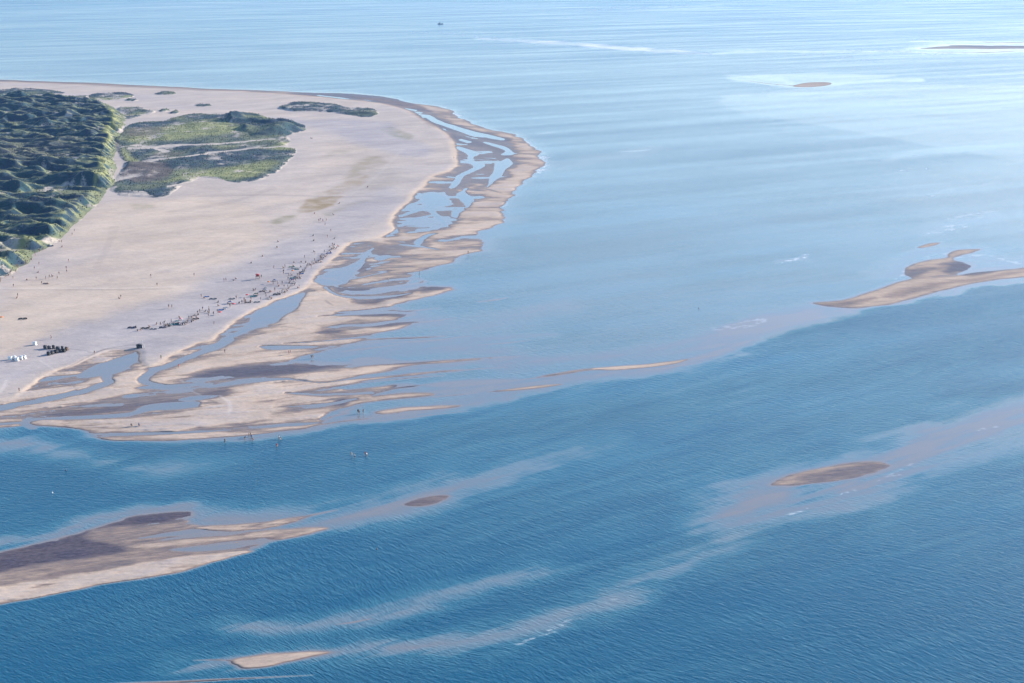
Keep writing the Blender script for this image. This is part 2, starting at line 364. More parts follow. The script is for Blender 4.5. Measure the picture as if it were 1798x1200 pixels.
# foam and glitter lines of breaking water
FOAM = [
 ([(782,190,.8),(794,200,1.2),(815,207,.8)],.8),([(815,206,.8),(835,208,.5)],.6),([(866,229,1),(872,232,.8)],.6),
 ([(917,246,1),(930,256,1.4),(942,268,1.2),(949,282,1.6),(949,292,1.8),(940,303,1.2)],.8),
 ([(945,278,.6),(958,277,.7)],.6),([(944,292,.6),(960,291,.6)],.6),([(925,310,.8),(940,309,.6)],.5),
 ([(900,350,.6),(888,354,.9)],.6),([(875,365,.7),(898,358,.6)],.6),([(868,384,.6),(884,386,.5)],.5),([(850,402,.6),(872,398,.6)],.5),
 ([(850,67,.5),(920,72,1.6),(980,75,2.2),(1060,81,2.4),(1130,87,2.2),(1200,92,1.8),(1250,96,.6)],1.0),
 ([(720,57,.5),(800,60,1.6),(870,66,1)],.35),
 ([(1020,22,.4),(1060,17,1.2),(1180,12,1),(1300,8,.8)],.35),
 ([(1440,88,.5),(1520,90,1),(1600,92,1.3),(1640,95,.9),(1700,95,.8)],.8),([(1596,72,.8),(1640,71,.7)],.7),
 ([(1430,95,1.5),(1500,104,2),(1560,107,1.2)],.28),([(1400,97,.8),(1450,96,.8)],.5),
 ([(1448,147,.6),(1470,146,.7)],.8),
 ([(1640,412,2),(1670,402,3),(1700,395,2)],.42),([(1650,388,1.2),(1690,380,1.6),(1750,372,1)],.3),([(1590,275,1),(1620,274,1.2)],.4),([(1585,300,1.2),(1620,296,1.2)],.4),([(1630,346,1),(1670,338,1)],.4),
 ([(1380,459,.6),(1400,455,1.4),(1420,447,1.2)],.6),([(1370,463,.5),(1390,461,.5)],.5),
 ([(1680,452,1),(1730,448,1.2),(1780,462,1)],.35),([(1575,490,1),(1592,475,1),(1630,455,1),(1670,444,.8)],.3),
 ([(1250,578,1),(1300,572,3),(1340,563,2.5)],.25),
 ([(960,1107,.5),(975,1100,1.2),(990,1096,1),(1010,1088,.7)],.5),([(900,1133,.4),(940,1120,.5),(980,1108,.4)],.5),([(1070,1053,.6),(1085,1051,.6)],.4),
 ([(1380,905,.6),(1400,899,1),(1418,892,.6)],.45),([(1480,868,.5),(1500,862,.7)],.6),([(1570,836,.5),(1585,833,.6)],.6),([(1540,850,.4),(1600,815,.4)],.3),
 ([(1715,758,.4),(1725,753,.6),(1752,749,.6)],.35),([(1760,80,.6),(1798,76,.6)],.3),
 ([(250,1018,.3),(255,1016,.5)],.6),([(875,526,.4),(895,522,.6)],.4),
]
LAGOON = [(-600,60),(2400,60),(2400,440),(2100,470),(1798,492),(1600,527),(1500,549),(1400,575),(1300,612),(1200,646),(1100,663),(1000,678),(900,698),(800,716),(700,729),(560,747),(300,700),(-600,700)]
# tones of the dry sand: (outline, amount) warm tan + / lilac grey -
TONES = [
 ([(0,495),(60,470),(150,380),(250,350),(400,360),(470,400),(420,450),(330,500),(200,545),(100,580),(0,620)],.55,14),
 ([(300,300),(420,330),(540,300),(560,260),(600,250),(640,280),(540,370),(420,400),(320,370)],.25,14),
 ([(450,208),(560,212),(680,215),(700,240),(760,260),(740,275),(660,262),(590,235),(540,225)],-.6,5),
 ([(0,625),(150,566),(300,521),(400,480),(470,440),(560,390),(620,350),(690,330),(690,370),(600,430),(540,500),(400,565),(280,625),(120,640),(0,680)],-.5,8),
 ([(110,176),(200,178),(300,190),(480,200),(560,205),(520,212),(380,196),(220,212)],.25,4),
 ([(0,150),(300,158),(560,172),(660,190),(500,180),(300,170),(0,158)],.2,4),
 ([(90,430),(150,420),(210,440),(120,470),(30,500),(0,505)],-.3,8),
]
# thin growth of algae and grass on the flat sand: (outline, brown, green)
ALGAE = [
 ([(520,371),(530,362),(545,351),(575,346),(606,345),(596,352),(580,362),(555,370),(530,373)],.85,.15,1.5),
 ([(560,343),(580,334),(600,322),(625,312),(645,306),(640,320),(620,332),(600,341)],.45,.10,2.5),
 ([(605,315),(620,290),(640,277),(662,275),(680,285),(665,298),(640,305)],.30,.25,3),
 ([(570,275),(590,266),(625,265),(605,273)],.05,.35,2.5),
 ([(666,229),(685,224),(705,228),(720,240),(716,246),(695,243),(680,235)],.10,.55,1.6),
 ([(482,387),(498,380),(520,378),(512,386),(500,393),(485,394)],.25,.5,2),
 ([(565,378),(590,366),(625,354),(640,352),(600,368),(580,380)],.15,.25,3),
 ([(230,358),(265,360),(275,366),(240,368)],.05,.30,2),
 ([(620,270),(660,268),(700,300),(690,330),(640,350)],.06,.10,10),
]
# wheel tracks and paths on the sand: (points, light + / dark -)
TRACKS = [
 ([(-50,507,.6),(90,506,.6),(180,506.5,.7),(250,505.5,.6),(330,503,.4)],.5),
 ([(-50,509.5,.5),(90,509,.5),(200,509,.9),(300,507,.5)],-.35),
 ([(122,613,.5),(150,616,.5),(165,620,.5),(190,612,.5),(245,604,.4)],-.5),([(95,657,.6),(130,640,.6),(165,622,.6),(185,614,.6),(215,611,.5),(244,612,.5)],-.45),
 ([(100,655,.5),(132,641,.5),(166,624,.5),(190,616,.5)],.4),
 ([(0,690,1),(8,678,1),(12,668,.8)],.5),([(72,634,.8),(85,643,.8),(98,651,.7)],.4),
 ([(350,345,.8),(480,343,1.0),(600,346,1),(700,344,.7)],-.25),
 ([(385,695,.8),(400,705,1.2),(405,716,1.2),(402,728,1)],.5),([(317,667,.6),(322,672,.6)],.5),([(335,687,.6),(352,694,.6)],.5),
 ([(572,528,.6),(583,536,.6)],-.6),([(455,571,.5),(490,573,.5),(528,577,.4)],-.5),
 ([(300,372,2),(350,365,2),(420,352,2),(480,330,2)],-.12),([(280,480,2),(360,455,2),(430,425,2)],-.12),([(200,400,3),(190,430,2),(170,470,2)],-.10),
 ([(380,470,1.5),(430,455,1.5),(520,415,1.5)],.15),([(185,500,2),(205,487,2),(215,486,2)],-.10),
 ([(620,340,.8),(660,310,1),(700,270,1),(720,255,.8)],.12),
 ([(0,548,1),(20,545,1)],-.25),([(126,672,.5),(130,680,.7)],-.6),
]
# stretches of the flat that lie under a film of water: (outline, height, feather)
FILM = [
 ([(700,345),(730,340),(775,330),(800,330),(790,350),(800,395),(790,400),(740,402),(700,398),(690,385)],-.01,4),
 ([(555,486),(585,466),(625,450),(650,440),(645,460),(635,480),(610,500),(570,505)],.0,4),
 ([(595,505),(640,505),(720,500),(735,490),(750,500),(700,515),(650,526),(610,520)],-.01,3),
 ([(655,435),(700,428),(735,420),(750,430),(690,446),(670,450)],.06,3),
 ([(590,549),(650,544),(725,546),(728,553),(660,553),(600,556)],.0,2.5),
 ([(590,572),(650,566),(728,560),(728,568),(660,572),(620,578)],.02,2.5),
 ([(340,655),(420,640),(500,634),(600,637),(640,642),(560,652),(470,660),(380,666)],.01,4),
 ([(500,690),(560,688),(640,684),(690,684),(640,694),(560,698)],.02,2.5),
 ([(560,740),(600,722),(640,712),(600,728),(570,742),(450,754),(430,748),(500,742)],.0,2.5),
 ([(755,208),(800,220),(860,240),(900,262),(900,300),(860,330),(840,330),(860,290),(830,255),(790,235)],.05,3),
 ([(800,262),(860,262),(890,300),(850,320),(820,330),(800,345),(790,340),(800,300)],.04,3),
 ([(230,690),(330,684),(400,690),(330,704),(250,710),(180,712),(100,728),(80,730),(150,710)],.02,3),
]
# broad submerged plates: (outline, height, feather)
PLATES = [
 ([(1268,172),(1330,166),(1420,156),(1520,150),(1700,150),(2000,165),(2000,310),(1500,232),(1330,205),(1300,196),(1276,188)],-.33,2.0),
 ([(1272,136),(1330,133),(1450,131),(1560,134),(1500,142),(1440,150),(1390,156),(1340,148),(1300,143)],-.28,2.0),
 ([(1255,578),(1300,566),(1360,560),(1420,545),(1450,548),(1400,566),(1330,585),(1280,590)],-.10,4),
 ([(1560,330),(1640,300),(1800,270),(2000,260),(2000,420),(1800,420),(1680,400),(1600,370)],-.36,20),
]
FILM += [([(285,963),(350,958),(412,953),(432,960),(425,966),(350,970),(300,969)],.0,2.5)]
SPITS += [
 ([(690,549,.6),(730,546,1.0),(770,541,.4)],.06,1.1),([(715,568,.6),(760,564,.9),(800,558,.4)],.05,1.1),
 ([(600,618,.4),(650,612,1.0),(700,606,.4)],.05,1.0),([(690,602,.4),(760,598,1.0),(830,590,.4)],.04,1.0),
 ([(780,634,.5),(850,629,1.0),(910,626,.3)],.05,1.0),([(760,656,.5),(830,649,1.0),(890,645,.3)],.04,1.0),
 ([(640,672,.6),(720,664,1.2),(780,660,.4)],.10,1.2),([(620,690,.6),(700,682,1.2),(780,672,.4)],.12,1.2),
 ([(760,698,.6),(800,694,1.0),(840,690,.3)],.06,1.1),([(660,740,.4),(740,731,.9),(820,722,.3)],.04,1.0),
 ([(520,752,.5),(590,742,1.2),(650,735,.4)],.06,1.2),([(840,606,.4),(880,603,.8),(930,598,.3)],.03,1.0),
 ([(900,668,.4),(960,662,1.0),(1010,655,.3)],.05,1.0),([(1120,650,.4),(1170,646,.9),(1230,637,.3)],.04,1.0),
]
SHOALS += [([(560,608,4),(700,602,5),(860,596,4),(960,588,2)],-.12,5),([(640,650,4),(800,640,5),(940,628,3)],-.12,5),([(780,690,4),(900,676,5),(1000,662,4)],-.10,5),
 ([(1180,620,3),(1290,596,6),(1400,560,5)],-.12,6),([(700,720,3),(620,738,5),(520,752,4)],-.10,5)]
SPITS += [([(1600,73,.5),(1700,73.5,.9),(1800,76,1.1),(2000,80,1.5)],.12,.9),([(1612,86,.6),(1660,84,2.6),(1740,83.5,3.2),(1850,84,3),(2000,86,4)],.16,1.6),([(1598,92,.5),(1680,93.5,.9),(1760,91.5,.9),(1820,88,.6)],.15,.9)]
# ------------------------------------------------------------------ relief of the coast
def coast_fields(px, py):
    """elevation h (0 = waterline, -1 = deep) and material masks at points given as photo pixels"""
    n = len(px)
    P = Plan(px, py)
    h = np.full(n, -1.0)
    calm = np.zeros(n); foam = np.zeros(n); mud = np.zeros(n)
    tone = np.zeros(n); brown = np.zeros(n); green = np.zeros(n); track = np.zeros(n); dry = np.zeros(n)
    def lerp(i, m, z): h[i] += (z - h[i]) * m
    def raise_(i, m, z): h[i] += np.maximum(z - h[i], 0) * m
    i, m = P.poly(LAGOON, 7, 20, 3); lerp(i, m, -.46)
    far = sstep(140, 30, py); h -= far * .10
    h += np.interp(py, [380, 520], [.035, .09]) * fbm(px / 260, (py + .12 * px) / 30, 71, 3)
    lanes = fbm(px / 120, (py + .28 * px) / 9, 57, 4) + .5 * fbm(px / 60, (py + .25 * px) / 22, 59, 3)
    mid_ = sstep(420, 900, px) * sstep(1120, 800, py) * sstep(560, 660, py)
    h += np.where(h < -.7, .15 * mid_ + .10 * lanes * (1 + mid_), 0)
    for pts, z, f in SHOALS:
        i, m = P.stroke(pts, f * 1.35, 34, 5); raise_(i, m * np.clip(.92 + .55 * lanes[i], .25, 1), z * .9)
    for pts, z, f in PLATES:
        i, m = P.poly(pts, f, 20, 2, 12); raise_(i, m, z)
    i, m = P.poly(COAST, 12, 8, 2, 10); raise_(i, m, -.12)
    # tidal flat with streaks drawn out along the ebb
    sl = np.interp(py, [200, 420, 560, 700, 780], [-.10, .04, .12, .10, .03])
    vv = py + sl * (px - 500)
    stf = fbm(px / 42, vv / 2.6, 103, 4)
    st = fbm(px / 95, vv / 7.5, 83, 4) + .35 * fbm(px / 60, vv / 3.2, 97, 3)
    i, m = P.poly(COAST, 2.2, 8, 1.5, 14); lerp(i, m, .09)
    i2, m2 = P.poly(COAST, 3, 0, 0)
    flat = np.zeros(n); flat[i2] = m2
    h += flat * (.34 * st + .20 * stf)
    for pts, z, f, fx in BARS:
        i, m = P.poly(pts, f * 1.7, 8, 1.2, fx * 1.3); raise_(i, m, z)
    h += flat * sstep(.14, .36, h) * (.38 * st + .26 * stf)
    for pts, z, fl_ in FILM:
        i, m = P.poly(pts, fl_, 14, 1.5, 12); h[i] += (z + .10 * st[i] - h[i]) * m
    for pts, z, f, fx in BANKS:
        i, m = P.poly(pts, f * (1.6 if pts[0][1] > 300 else 1.2), 5, 1.0, fx); lerp(i, m, z)
    i, m = P.poly(SOUTH_BANK, 4, 6, 1.4, 6); h[i] += (.08 - .10 * sstep(230, 340, px[i]) - h[i]) * m
    sb = np.zeros(n); sb[i] = m
    st2 = fbm(px / 80, (py + .22 * px) / 7, 131, 4)
    h += sb * (.14 * st2 + .10 * stf)
    for pts, z, f, fx in SOUTH_BARS:
        i, m = P.poly(pts, f * 1.6, 6, 1.0, fx); raise_(i, m, z)
    for pts, z, f in SPITS:
        i, m = P.stroke(pts, f, 4, .5); raise_(i, m, z)
    h += sb * sstep(.14, .36, h) * (.32 * st2 + .22 * stf)
    for pts, a, z in MUD:
        fs = float(np.clip(np.mean([q[1] for q in pts]) / 350, .3, 1)); i, m = P.poly(pts, 3.4 * fs, 14 * fs, 2.0 * fs, 10)
        mud[i] = np.maximum(mud[i], m * a)
        h[i] += (z + .05 * st[i] - h[i]) * m * .8
    # water standing on the flats
    for pts in POOLS:
        i, m = P.poly(pts, 1.3, 4, .6); lerp(i, m, -.16); calm[i] = np.maximum(calm[i], m)
    for pts in CREEKS:
        i, m = P.stroke(pts, 1.2, 4, .6); lerp(i, m, -.14); calm[i] = np.maximum(calm[i], m)
    # dry beach
    i, m = P.poly(DRY, 3.0, 5, 1.0); lerp(i, m, .95); dry[i] = m
    h += dry * .10 * fbm(px / 120, py / 22, 151, 4)
    ribbon = np.zeros(n)
    for line in (BERM, BERM_W):
        i, m = P.stroke([(x, y, 1.0) for x, y in line], 2.6, 6, 1.0); h[i] += .20 * m * np.clip(.8 + fbm(px[i] / 30, py[i] / 10, 161, 3), .2, 1.5); ribbon[i] = np.maximum(ribbon[i], m)
    for pts, a, f in TONES:
        i, m = P.poly(pts, f, 20, 4); tone[i] += a * m
    tone += .75 * ribbon
    for pts, b, g, f in ALGAE:
        i, m = P.poly(pts, f, 12, 2); k = m * np.clip(.75 + .9 * fbm(px[i] / 22, py[i] / 4, 171, 4), 0, 1.2)
        brown[i] = np.maximum(brown[i], b * k); green[i] = np.maximum(green[i], g * k)
    for pts, a in TRACKS:
        i, m = P.stroke(pts, .9, 2, .4); track[i] += (1.4 if a < 0 else .9) * a * m
    for pts, a in FOAM:
        i, m = P.stroke([(x_, y_, w_ * 1.5) for x_, y_, w_ in pts], 1.5, 12, 2.4)
        foam[i] = np.maximum(foam[i], a * m * np.clip(.7 + .7 * fbm(px[i] / 40, py[i] / 2.5, 195, 3), .15, 1) if a > .72 and pts[0][1] < 70 else a * m * sstep(-.12, .42, fbm(px[i] / 11, py[i] / 1.9, 191, 4)))
    near = (py > 180) & (h > -.15) & (h < .02)
    return dict(h=h, calm=calm, foam=foam, mud=mud, tone=tone, brown=brown, green=green, track=track, dry=dry, flat=flat)

def z_of(h):
    return np.where(h > 0, h * .42, h * .6)

GX = np.concatenate([[-60000, -20000, -8000, -3500, -1800, -1000, -700, -520, -420], np.arange(-360, 2162, 2.0), [2220, 2320, 2500, 2800, 3600, 5300, 9800, 21800, 61800]])
GY = np.concatenate([np.linspace(-73, -50, 10), np.linspace(-48, -12, 19), np.arange(-10, 60, 1.5), np.arange(60, 480, 1.0), np.arange(480, 1262, 1.4), [1275, 1300, 1340, 1400, 1500, 1700, 2100, 3000, 6000, 12000]])
NX, NY = len(GX), len(GY)
PXg, PYg = np.meshgrid(GX, GY)
PXf, PYf = PXg.ravel(), PYg.ravel()
F = coast_fields(PXf, PYf)
Zg = z_of(F['h'])

def grid_mesh(name, X, Y, Z, nx, ny, keep, mat, attrs, smooth=True):
    """quads of a regular grid where keep (per quad) is true"""
    idx = np.arange(nx * ny).reshape(ny, nx)
    a = idx[:-1, :-1]; b = idx[:-1, 1:]; c = idx[1:, 1:]; d = idx[1:, :-1]
    q = np.stack([d, c, b, a], -1).reshape(-1, 4)[keep.ravel()]
    used = np.unique(q)
    remap = np.zeros(nx * ny, np.int64); remap[used] = np.arange(len(used))
    q = remap[q]
    me = bpy.data.meshes.new(name)
    me.vertices.add(len(used)); me.loops.add(q.size); me.polygons.add(len(q))
    co = np.empty((len(used), 3), np.float32)
    co[:, 0] = X.ravel()[used]; co[:, 1] = Y.ravel()[used]; co[:, 2] = Z.ravel()[used]
    me.vertices.foreach_set('co', co.ravel())
    me.loops.foreach_set('vertex_index', q.ravel().astype(np.int32))
    me.polygons.foreach_set('loop_start', (np.arange(len(q)) * 4).astype(np.int32))
    me.update(calc_edges=True)
    if smooth:
        me.polygons.foreach_set('use_smooth', np.ones(len(q), bool))
    for an, arrs in attrs.items():
        at = me.color_attributes.new(an, 'FLOAT_COLOR', 'POINT')
        buf = np.ones((len(used), 4), np.float32)
        for k, ar in enumerate(arrs):
            buf[:, k] = ar.ravel()[used]
        at.data.foreach_set('color', buf.ravel())
    me.materials.append(mat)
    o = bpy.data.objects.new(name, me)
    link(o)
    return o

# ------------------------------------------------------------------ node helpers and materials
class Nodes:
    def __init__(self, name):
        self.mat = bpy.data.materials.new(name)
        self.mat.use_nodes = True
        self.t = self.mat.node_tree
        self.b = self.t.nodes['Principled BSDF']
    def n(self, typ, **kw):
        nd = self.t.nodes.new(typ)
        for k, v in kw.items(): setattr(nd, k, v)
        return nd
    def put(self, sock, v):
        if hasattr(v, 'is_linked') or isinstance(v, bpy.types.NodeSocket): self.t.links.new(v, sock)
        elif isinstance(v, (tuple, list)) and len(v) == 3 and sock.type == 'RGBA': sock.default_value = (*v, 1)
        else: sock.default_value = v
    def attr(self, name):
        a = self.n('ShaderNodeAttribute', attribute_name=name)
        s = self.n('ShaderNodeSeparateColor')
        self.t.links.new(a.outputs['Color'], s.inputs[0])
        return s.outputs[0], s.outputs[1], s.outputs[2]
    def math(self, op, a, b=0.0, c=None, clamp=False):
        m = self.n('ShaderNodeMath', operation=op, use_clamp=clamp)
        self.put(m.inputs[0], a); self.put(m.inputs[1], b)
        if c is not None: self.put(m.inputs[2], c)
        return m.outputs[0]
    def rng(self, v, a, b, c=0.0, d=1.0, smooth=False):
        m = self.n('ShaderNodeMapRange', clamp=True)
        if smooth: m.interpolation_type = 'SMOOTHSTEP'
        for i, x in enumerate((v, a, b, c, d)): self.put(m.inputs[i], x)
        return m.outputs[0]
    def mix(self, f, a, b, blend='MIX'):
        m = self.n('ShaderNodeMix', data_type='RGBA', blend_type=blend)
        self.put(m.inputs[0], f); self.put(m.inputs[6], a); self.put(m.inputs[7], b)
        return m.outputs[2]
    def coords(self, scale=(1, 1, 1), rot=0.0, vec=None):
        if vec is None:
            vec = self.n('ShaderNodeNewGeometry').outputs['Position']
        mp = self.n('ShaderNodeMapping', vector_type='TEXTURE')
        self.t.links.new(vec, mp.inputs[0])
        mp.inputs['Rotation'].default_value = (0, 0, rot)
        mp.inputs['Scale'].default_value = tuple(1 / k for k in scale)
        return mp.outputs[0]
    def noise(self, scale=1.0, detail=3.0, rough=0.5, vec=None, dist=0.0, dims='3D'):
        t = self.n('ShaderNodeTexNoise', noise_dimensions=dims)
        if vec is not None: self.t.links.new(vec, t.inputs['Vector'])
        t.inputs['Scale'].default_value = scale; t.inputs['Detail'].default_value = detail
        t.inputs['Roughness'].default_value = rough; t.inputs['Distortion'].default_value = dist
        return t.outputs['Fac']
    def bump(self, height, strength, distance, normal=None):
        b = self.n('ShaderNodeBump')
        self.put(b.inputs['Height'], height); self.put(b.inputs['Strength'], strength); self.put(b.inputs['Distance'], distance)
        if normal is not None: self.put(b.inputs['Normal'], normal)
        return b.outputs[0]
    def set(self, **kw):
        for k, v in kw.items():
            self.put(self.b.inputs[k.replace('_', ' ')], v)
        return self.mat

def sand_material():
    N = Nodes('tidal sand')
    h, mud, tone = N.attr('relief')
    brown, green, track = N.attr('cover')
    big = N.noise(.012, 4, .55, N.coords((.35, 1, 1), .2))
    mid = N.noise(.09, 5, .6, N.coords((.5, 1, 1), .15))
    fine = N.noise(1.1, 4, .65, N.coords((.6, 1, 1), .1))
    # dryness from height above the tide
    strk = N.noise(1.0, 5, .62, N.coords((.045, .20, 1), .33))
    strk2 = N.noise(1.0, 4, .6, N.coords((.16, .75, 1), .30))
    lane = N.math('ADD', N.math('MULTIPLY', N.math('SUBTRACT', strk, .5), .34), N.math('MULTIPLY', N.math('SUBTRACT', strk2, .5), .16))
    low = N.rng(h, .30, .75, 1.0, .2)
    jit = N.math('MULTIPLY_ADD', lane, low, h)
    damp = N.rng(jit, .04, .42, 1.0, 0.0, True)
    base = N.mix(N.rng(N.math('MULTIPLY_ADD', N.math('SUBTRACT', big, .5), 1.1, tone), -.5, .5), SAND_LILAC, SAND_WARM)
    base = N.mix(N.rng(mid, .3, .7, 0, .40), base, SAND_PALE)
    bar = N.rng(h, .12, .75, 1, 0)
    base = N.mix(N.math('MULTIPLY', bar, .85), base, SAND_BAR)
    wet = N.mix(N.rng(strk2, .33, .67), SAND_WET_A, SAND_WET_B)
    base = N.mix(N.math('MULTIPLY', N.rng(strk, .52, .72, 0, .5), N.math('MULTIPLY', bar, 1.0)), base, (.34, .27, .235))
    c = N.mix(damp, base, wet)
    blot = N.noise(.035, 6, .68, N.coords((.5, 1, 1), .75))
    c = N.mix(1.0, c, N.mix(N.rng(blot, .32, .68), (.80, .80, .815), (1.10, 1.09, 1.07)), 'MULTIPLY')
    wrack = N.rng(N.noise(.16, 5, .75, N.coords((.22, 1, 1), .85)), .60, .72, 0, .45)
    c = N.mix(N.math('MULTIPLY', wrack, N.rng(h, .6, .9)), c, (.30, .25, .22))
    mudc = N.mix(N.rng(fine, .35, .65), MUD_A, MUD_B)
    c = N.mix(N.math('MULTIPLY', mud, N.rng(mid, .25, .6, .6, 1)), c, mudc)
    c = N.mix(brown, c, (.30, .215, .13))
    c = N.mix(N.math('MULTIPLY', green, N.rng(fine, .3, .6, .4, 1)), c, (.15, .165, .085))
    c = N.mix(N.rng(track, 0, 1, 0, .6), c, (.68, .62, .58))
    c = N.mix(N.rng(track, 0, -1, 0, .8), c, (.16, .14, .15))
    c = N.mix(1.0, c, N.mix(N.rng(fine, .2, .8), (.86, .86, .86), (1.1, 1.1, 1.1)), 'MULTIPLY')
    rip = N.noise(.55, 3, .6, N.coords((.25, 1, 1), .5))
    nb = N.bump(N.math('ADD', N.math('MULTIPLY', mid, 1.2), N.math('MULTIPLY', rip, .28)), .8, .6)
    rough = N.math('SUBTRACT', .95, N.math('MULTIPLY', damp, .5))
    N.set(Base_Color=c, Roughness=rough, Normal=nb)
    N.put(N.b.inputs['Specular IOR Level'], N.math('MULTIPLY', N.math('MULTIPLY_ADD', damp, .35, .12), N.math('SUBTRACT', 1.0, N.math('MULTIPLY', mud, .85))))
    return N.mat

def water_material():
    N = Nodes('sea water')
    h, calm, foam = N.attr('water')
    pos = N.n('ShaderNodeNewGeometry').outputs['Position']
    big = N.noise(.0035, 4, .55, N.coords((.35, 1, 1), .35))
    streak = N.noise(.012, 5, .62, N.coords((.14, 1, 1), .42))
    lane = N.noise(.03, 3, .55, N.coords((.10, 1, 1), .5))
    d = N.math('MULTIPLY_ADD', N.math('SUBTRACT', streak, .5), .15, h)
    rill = N.noise(1.0, 5, .65, N.coords((.030, .24, 1), .50))
    d = N.math('ADD', d, N.math('MULTIPLY', N.math('SUBTRACT', rill, .5), N.rng(h, -.9, -.1, .10, .34)))
    ramp = N.n('ShaderNodeValToRGB')
    N.put(ramp.inputs[0], N.math('ADD', d, 1.0))
    els = ramp.color_ramp.elements
    while len(els) > 1: els.remove(els[-1])
    els[0].position = 0.0; els[0].color = (*W_DEEP, 1)
    for p, col in ((.30, W_MID), (.56, W_SHOAL), (.80, W_SHALLOW), (.93, W_EDGE), (1.0, W_EDGE)):
        e = els.new(p); e.color = (*col, 1)
    c = ramp.outputs[0]
    c = N.mix(N.math('MULTIPLY', N.rng(big, .35, .7), .2), c, W_TEAL)
    fn = N.noise(.9, 4, .7, N.coords((.35, 1, 1), .45))
    fm = N.math('MULTIPLY', foam, N.rng(fn, .34, .58, .25, 1.0))
    c = N.mix(fm, c, (.82, .84, .86))
    # chop, refracted round the shoals by warping the ground the waves are drawn on
    warp = N.n('ShaderNodeTexNoise'); warp.inputs['Scale'].default_value = .006; warp.inputs['Detail'].default_value = 2
    wv = N.n('ShaderNodeVectorMath', operation='MULTIPLY_ADD')
    N.t.links.new(warp.outputs['Color'], wv.inputs[0]); wv.inputs[1].default_value = (60, 60, 0)
    N.t.links.new(pos, wv.inputs[2]); N.t.links.new(pos, warp.inputs['Vector'])
    w1 = N.noise(1.0, 2.5, .6, N.coords((.55, 1.9, .5), R(-42), wv.outputs[0]), .5)
    w2 = N.noise(1.0, 2.0, .5, N.coords((.26, .90, .5), R(-33), wv.outputs[0]), .4)
    w3 = N.noise(1.0, 2.0, .5, N.coords((.5, 1.2, .5), R(8), wv.outputs[0]), .3)
    hgt = N.math('ADD', N.math('ADD', N.math('MULTIPLY', w1, .55), N.math('MULTIPLY', w2, .65)), N.math('MULTIPLY', w3, .20))
    deepf = N.rng(h, -.10, -.62, .14, 1.0, True)
    gust = N.rng(N.math('ADD', N.math('MULTIPLY', lane, .5), N.math('MULTIPLY', streak, .5)), .40, .60, .42, 1.0)
    amp = N.math('MULTIPLY', N.math('MULTIPLY', deepf, gust), N.math('SUBTRACT', 1.0, N.math('MULTIPLY', calm, .97)))
    nb = N.bump(hgt, N.math('MULTIPLY', amp, 1.0), WAVE_H)
    N.set(Base_Color=c, Normal=nb, IOR=1.33)
    N.put(N.b.inputs['Roughness'], N.math('ADD', N.math('MULTIPLY_ADD', amp, .20, .05), N.math('MULTIPLY', fm, .5)))
    return N.mat

SAND_WARM = (.51, .408, .330)
SAND_LILAC = (.355, .322, .335)
SAND_PALE = (.51, .44, .395)
SAND_BAR = (.53, .385, .275)
SAND_WET_A = (.125, .090, .088)
SAND_WET_B = (.26, .185, .145)
MUD_A = (.030, .028, .055)
MUD_B = (.075, .064, .095)
W_DEEP = (.004, .078, .150)
W_MID = (.030, .130, .195)
W_SHOAL = (.135, .200, .245)
W_SHALLOW = (.185, .195, .215)
W_EDGE = (.235, .205, .200)
W_TEAL = (.008, .100, .150)
WAVE_H = .34

M_SAND = sand_material()
M_WATER = water_material()

Hh = F['h'].reshape(NY, NX)
Xs, Ys = ground(PXg, PYg, 0.0)
Zt = Zg.reshape(NY, NX)
Xt, Yt = ground(PXg, PYg, np.clip(Zt, -.4, 3))
mx = np.maximum(np.maximum(Hh[:-1, :-1], Hh[:-1, 1:]), np.maximum(Hh[1:, :-1], Hh[1:, 1:]))
keep = mx > -.09
# one mesh of sand per stretch of land, told apart by where it lies
cx = (PXg[:-1, :-1] + PXg[1:, 1:]) / 2; cy = (PYg[:-1, :-1] + PYg[1:, 1:]) / 2
south = keep & (cx < 640) & (cy > 860 + np.clip(200 - cx, 0, 400) * .05) & (cy < 1120)
tip = keep & (cy > 1120)
shelf = keep & (cx > 985) | (keep & (cx > 690) & (cy > 800))
east = keep & (cx > 1240) & ~south
beach = keep & ~south & ~tip & ~shelf & ~east
relief = dict(relief=(F['h'].clip(-1, 2), F['mud'], F['tone']), cover=(F['brown'].clip(0, 1), F['green'].clip(0, 1), F['track'].clip(-1, 1)))
for nm, k in (('beach', beach), ('sandbank', south), ('sandbank', tip), ('sandbank', shelf & ~east), ('sandbank', east)):
    if k.any():
        tag(grid_mesh(nm, Xt, Yt, Zt, NX, NY, k, M_SAND, relief), kind='structure')
Zw = np.zeros_like(Zt)
tag(grid_mesh('water', Xs, Ys, Zw, NX, NY, mx > -5, M_WATER, dict(water=(F['h'].clip(-1.2, .2), F['calm'], F['foam']))), kind='structure')
# ------------------------------------------------------------------ dunes
def sample_grid(field, px, py):
    ix = np.clip(np.searchsorted(GX, px) - 1, 0, NX - 2); iy = np.clip(np.searchsorted(GY, py) - 1, 0, NY - 2)
    fx = np.clip((px - GX[ix]) / (GX[ix + 1] - GX[ix]), 0, 1); fy = np.clip((py - GY[iy]) / (GY[iy + 1] - GY[iy]), 0, 1)
    return (field[iy, ix] * (1 - fx) + field[iy, ix + 1] * fx) * (1 - fy) + (field[iy + 1, ix] * (1 - fx) + field[iy + 1, ix + 1] * fx) * fy

def at(px, py, dz=0.0):
    """the point on the sand (or water) seen at photo pixel (px, py)"""
    z = max(float(sample_grid(np.clip(Zt, 0, 5), np.array([px]), np.array([py]))[0]), 0.0)
    x, y = ground(px, py, z)
    return Vector((float(x), float(y), z + dz))

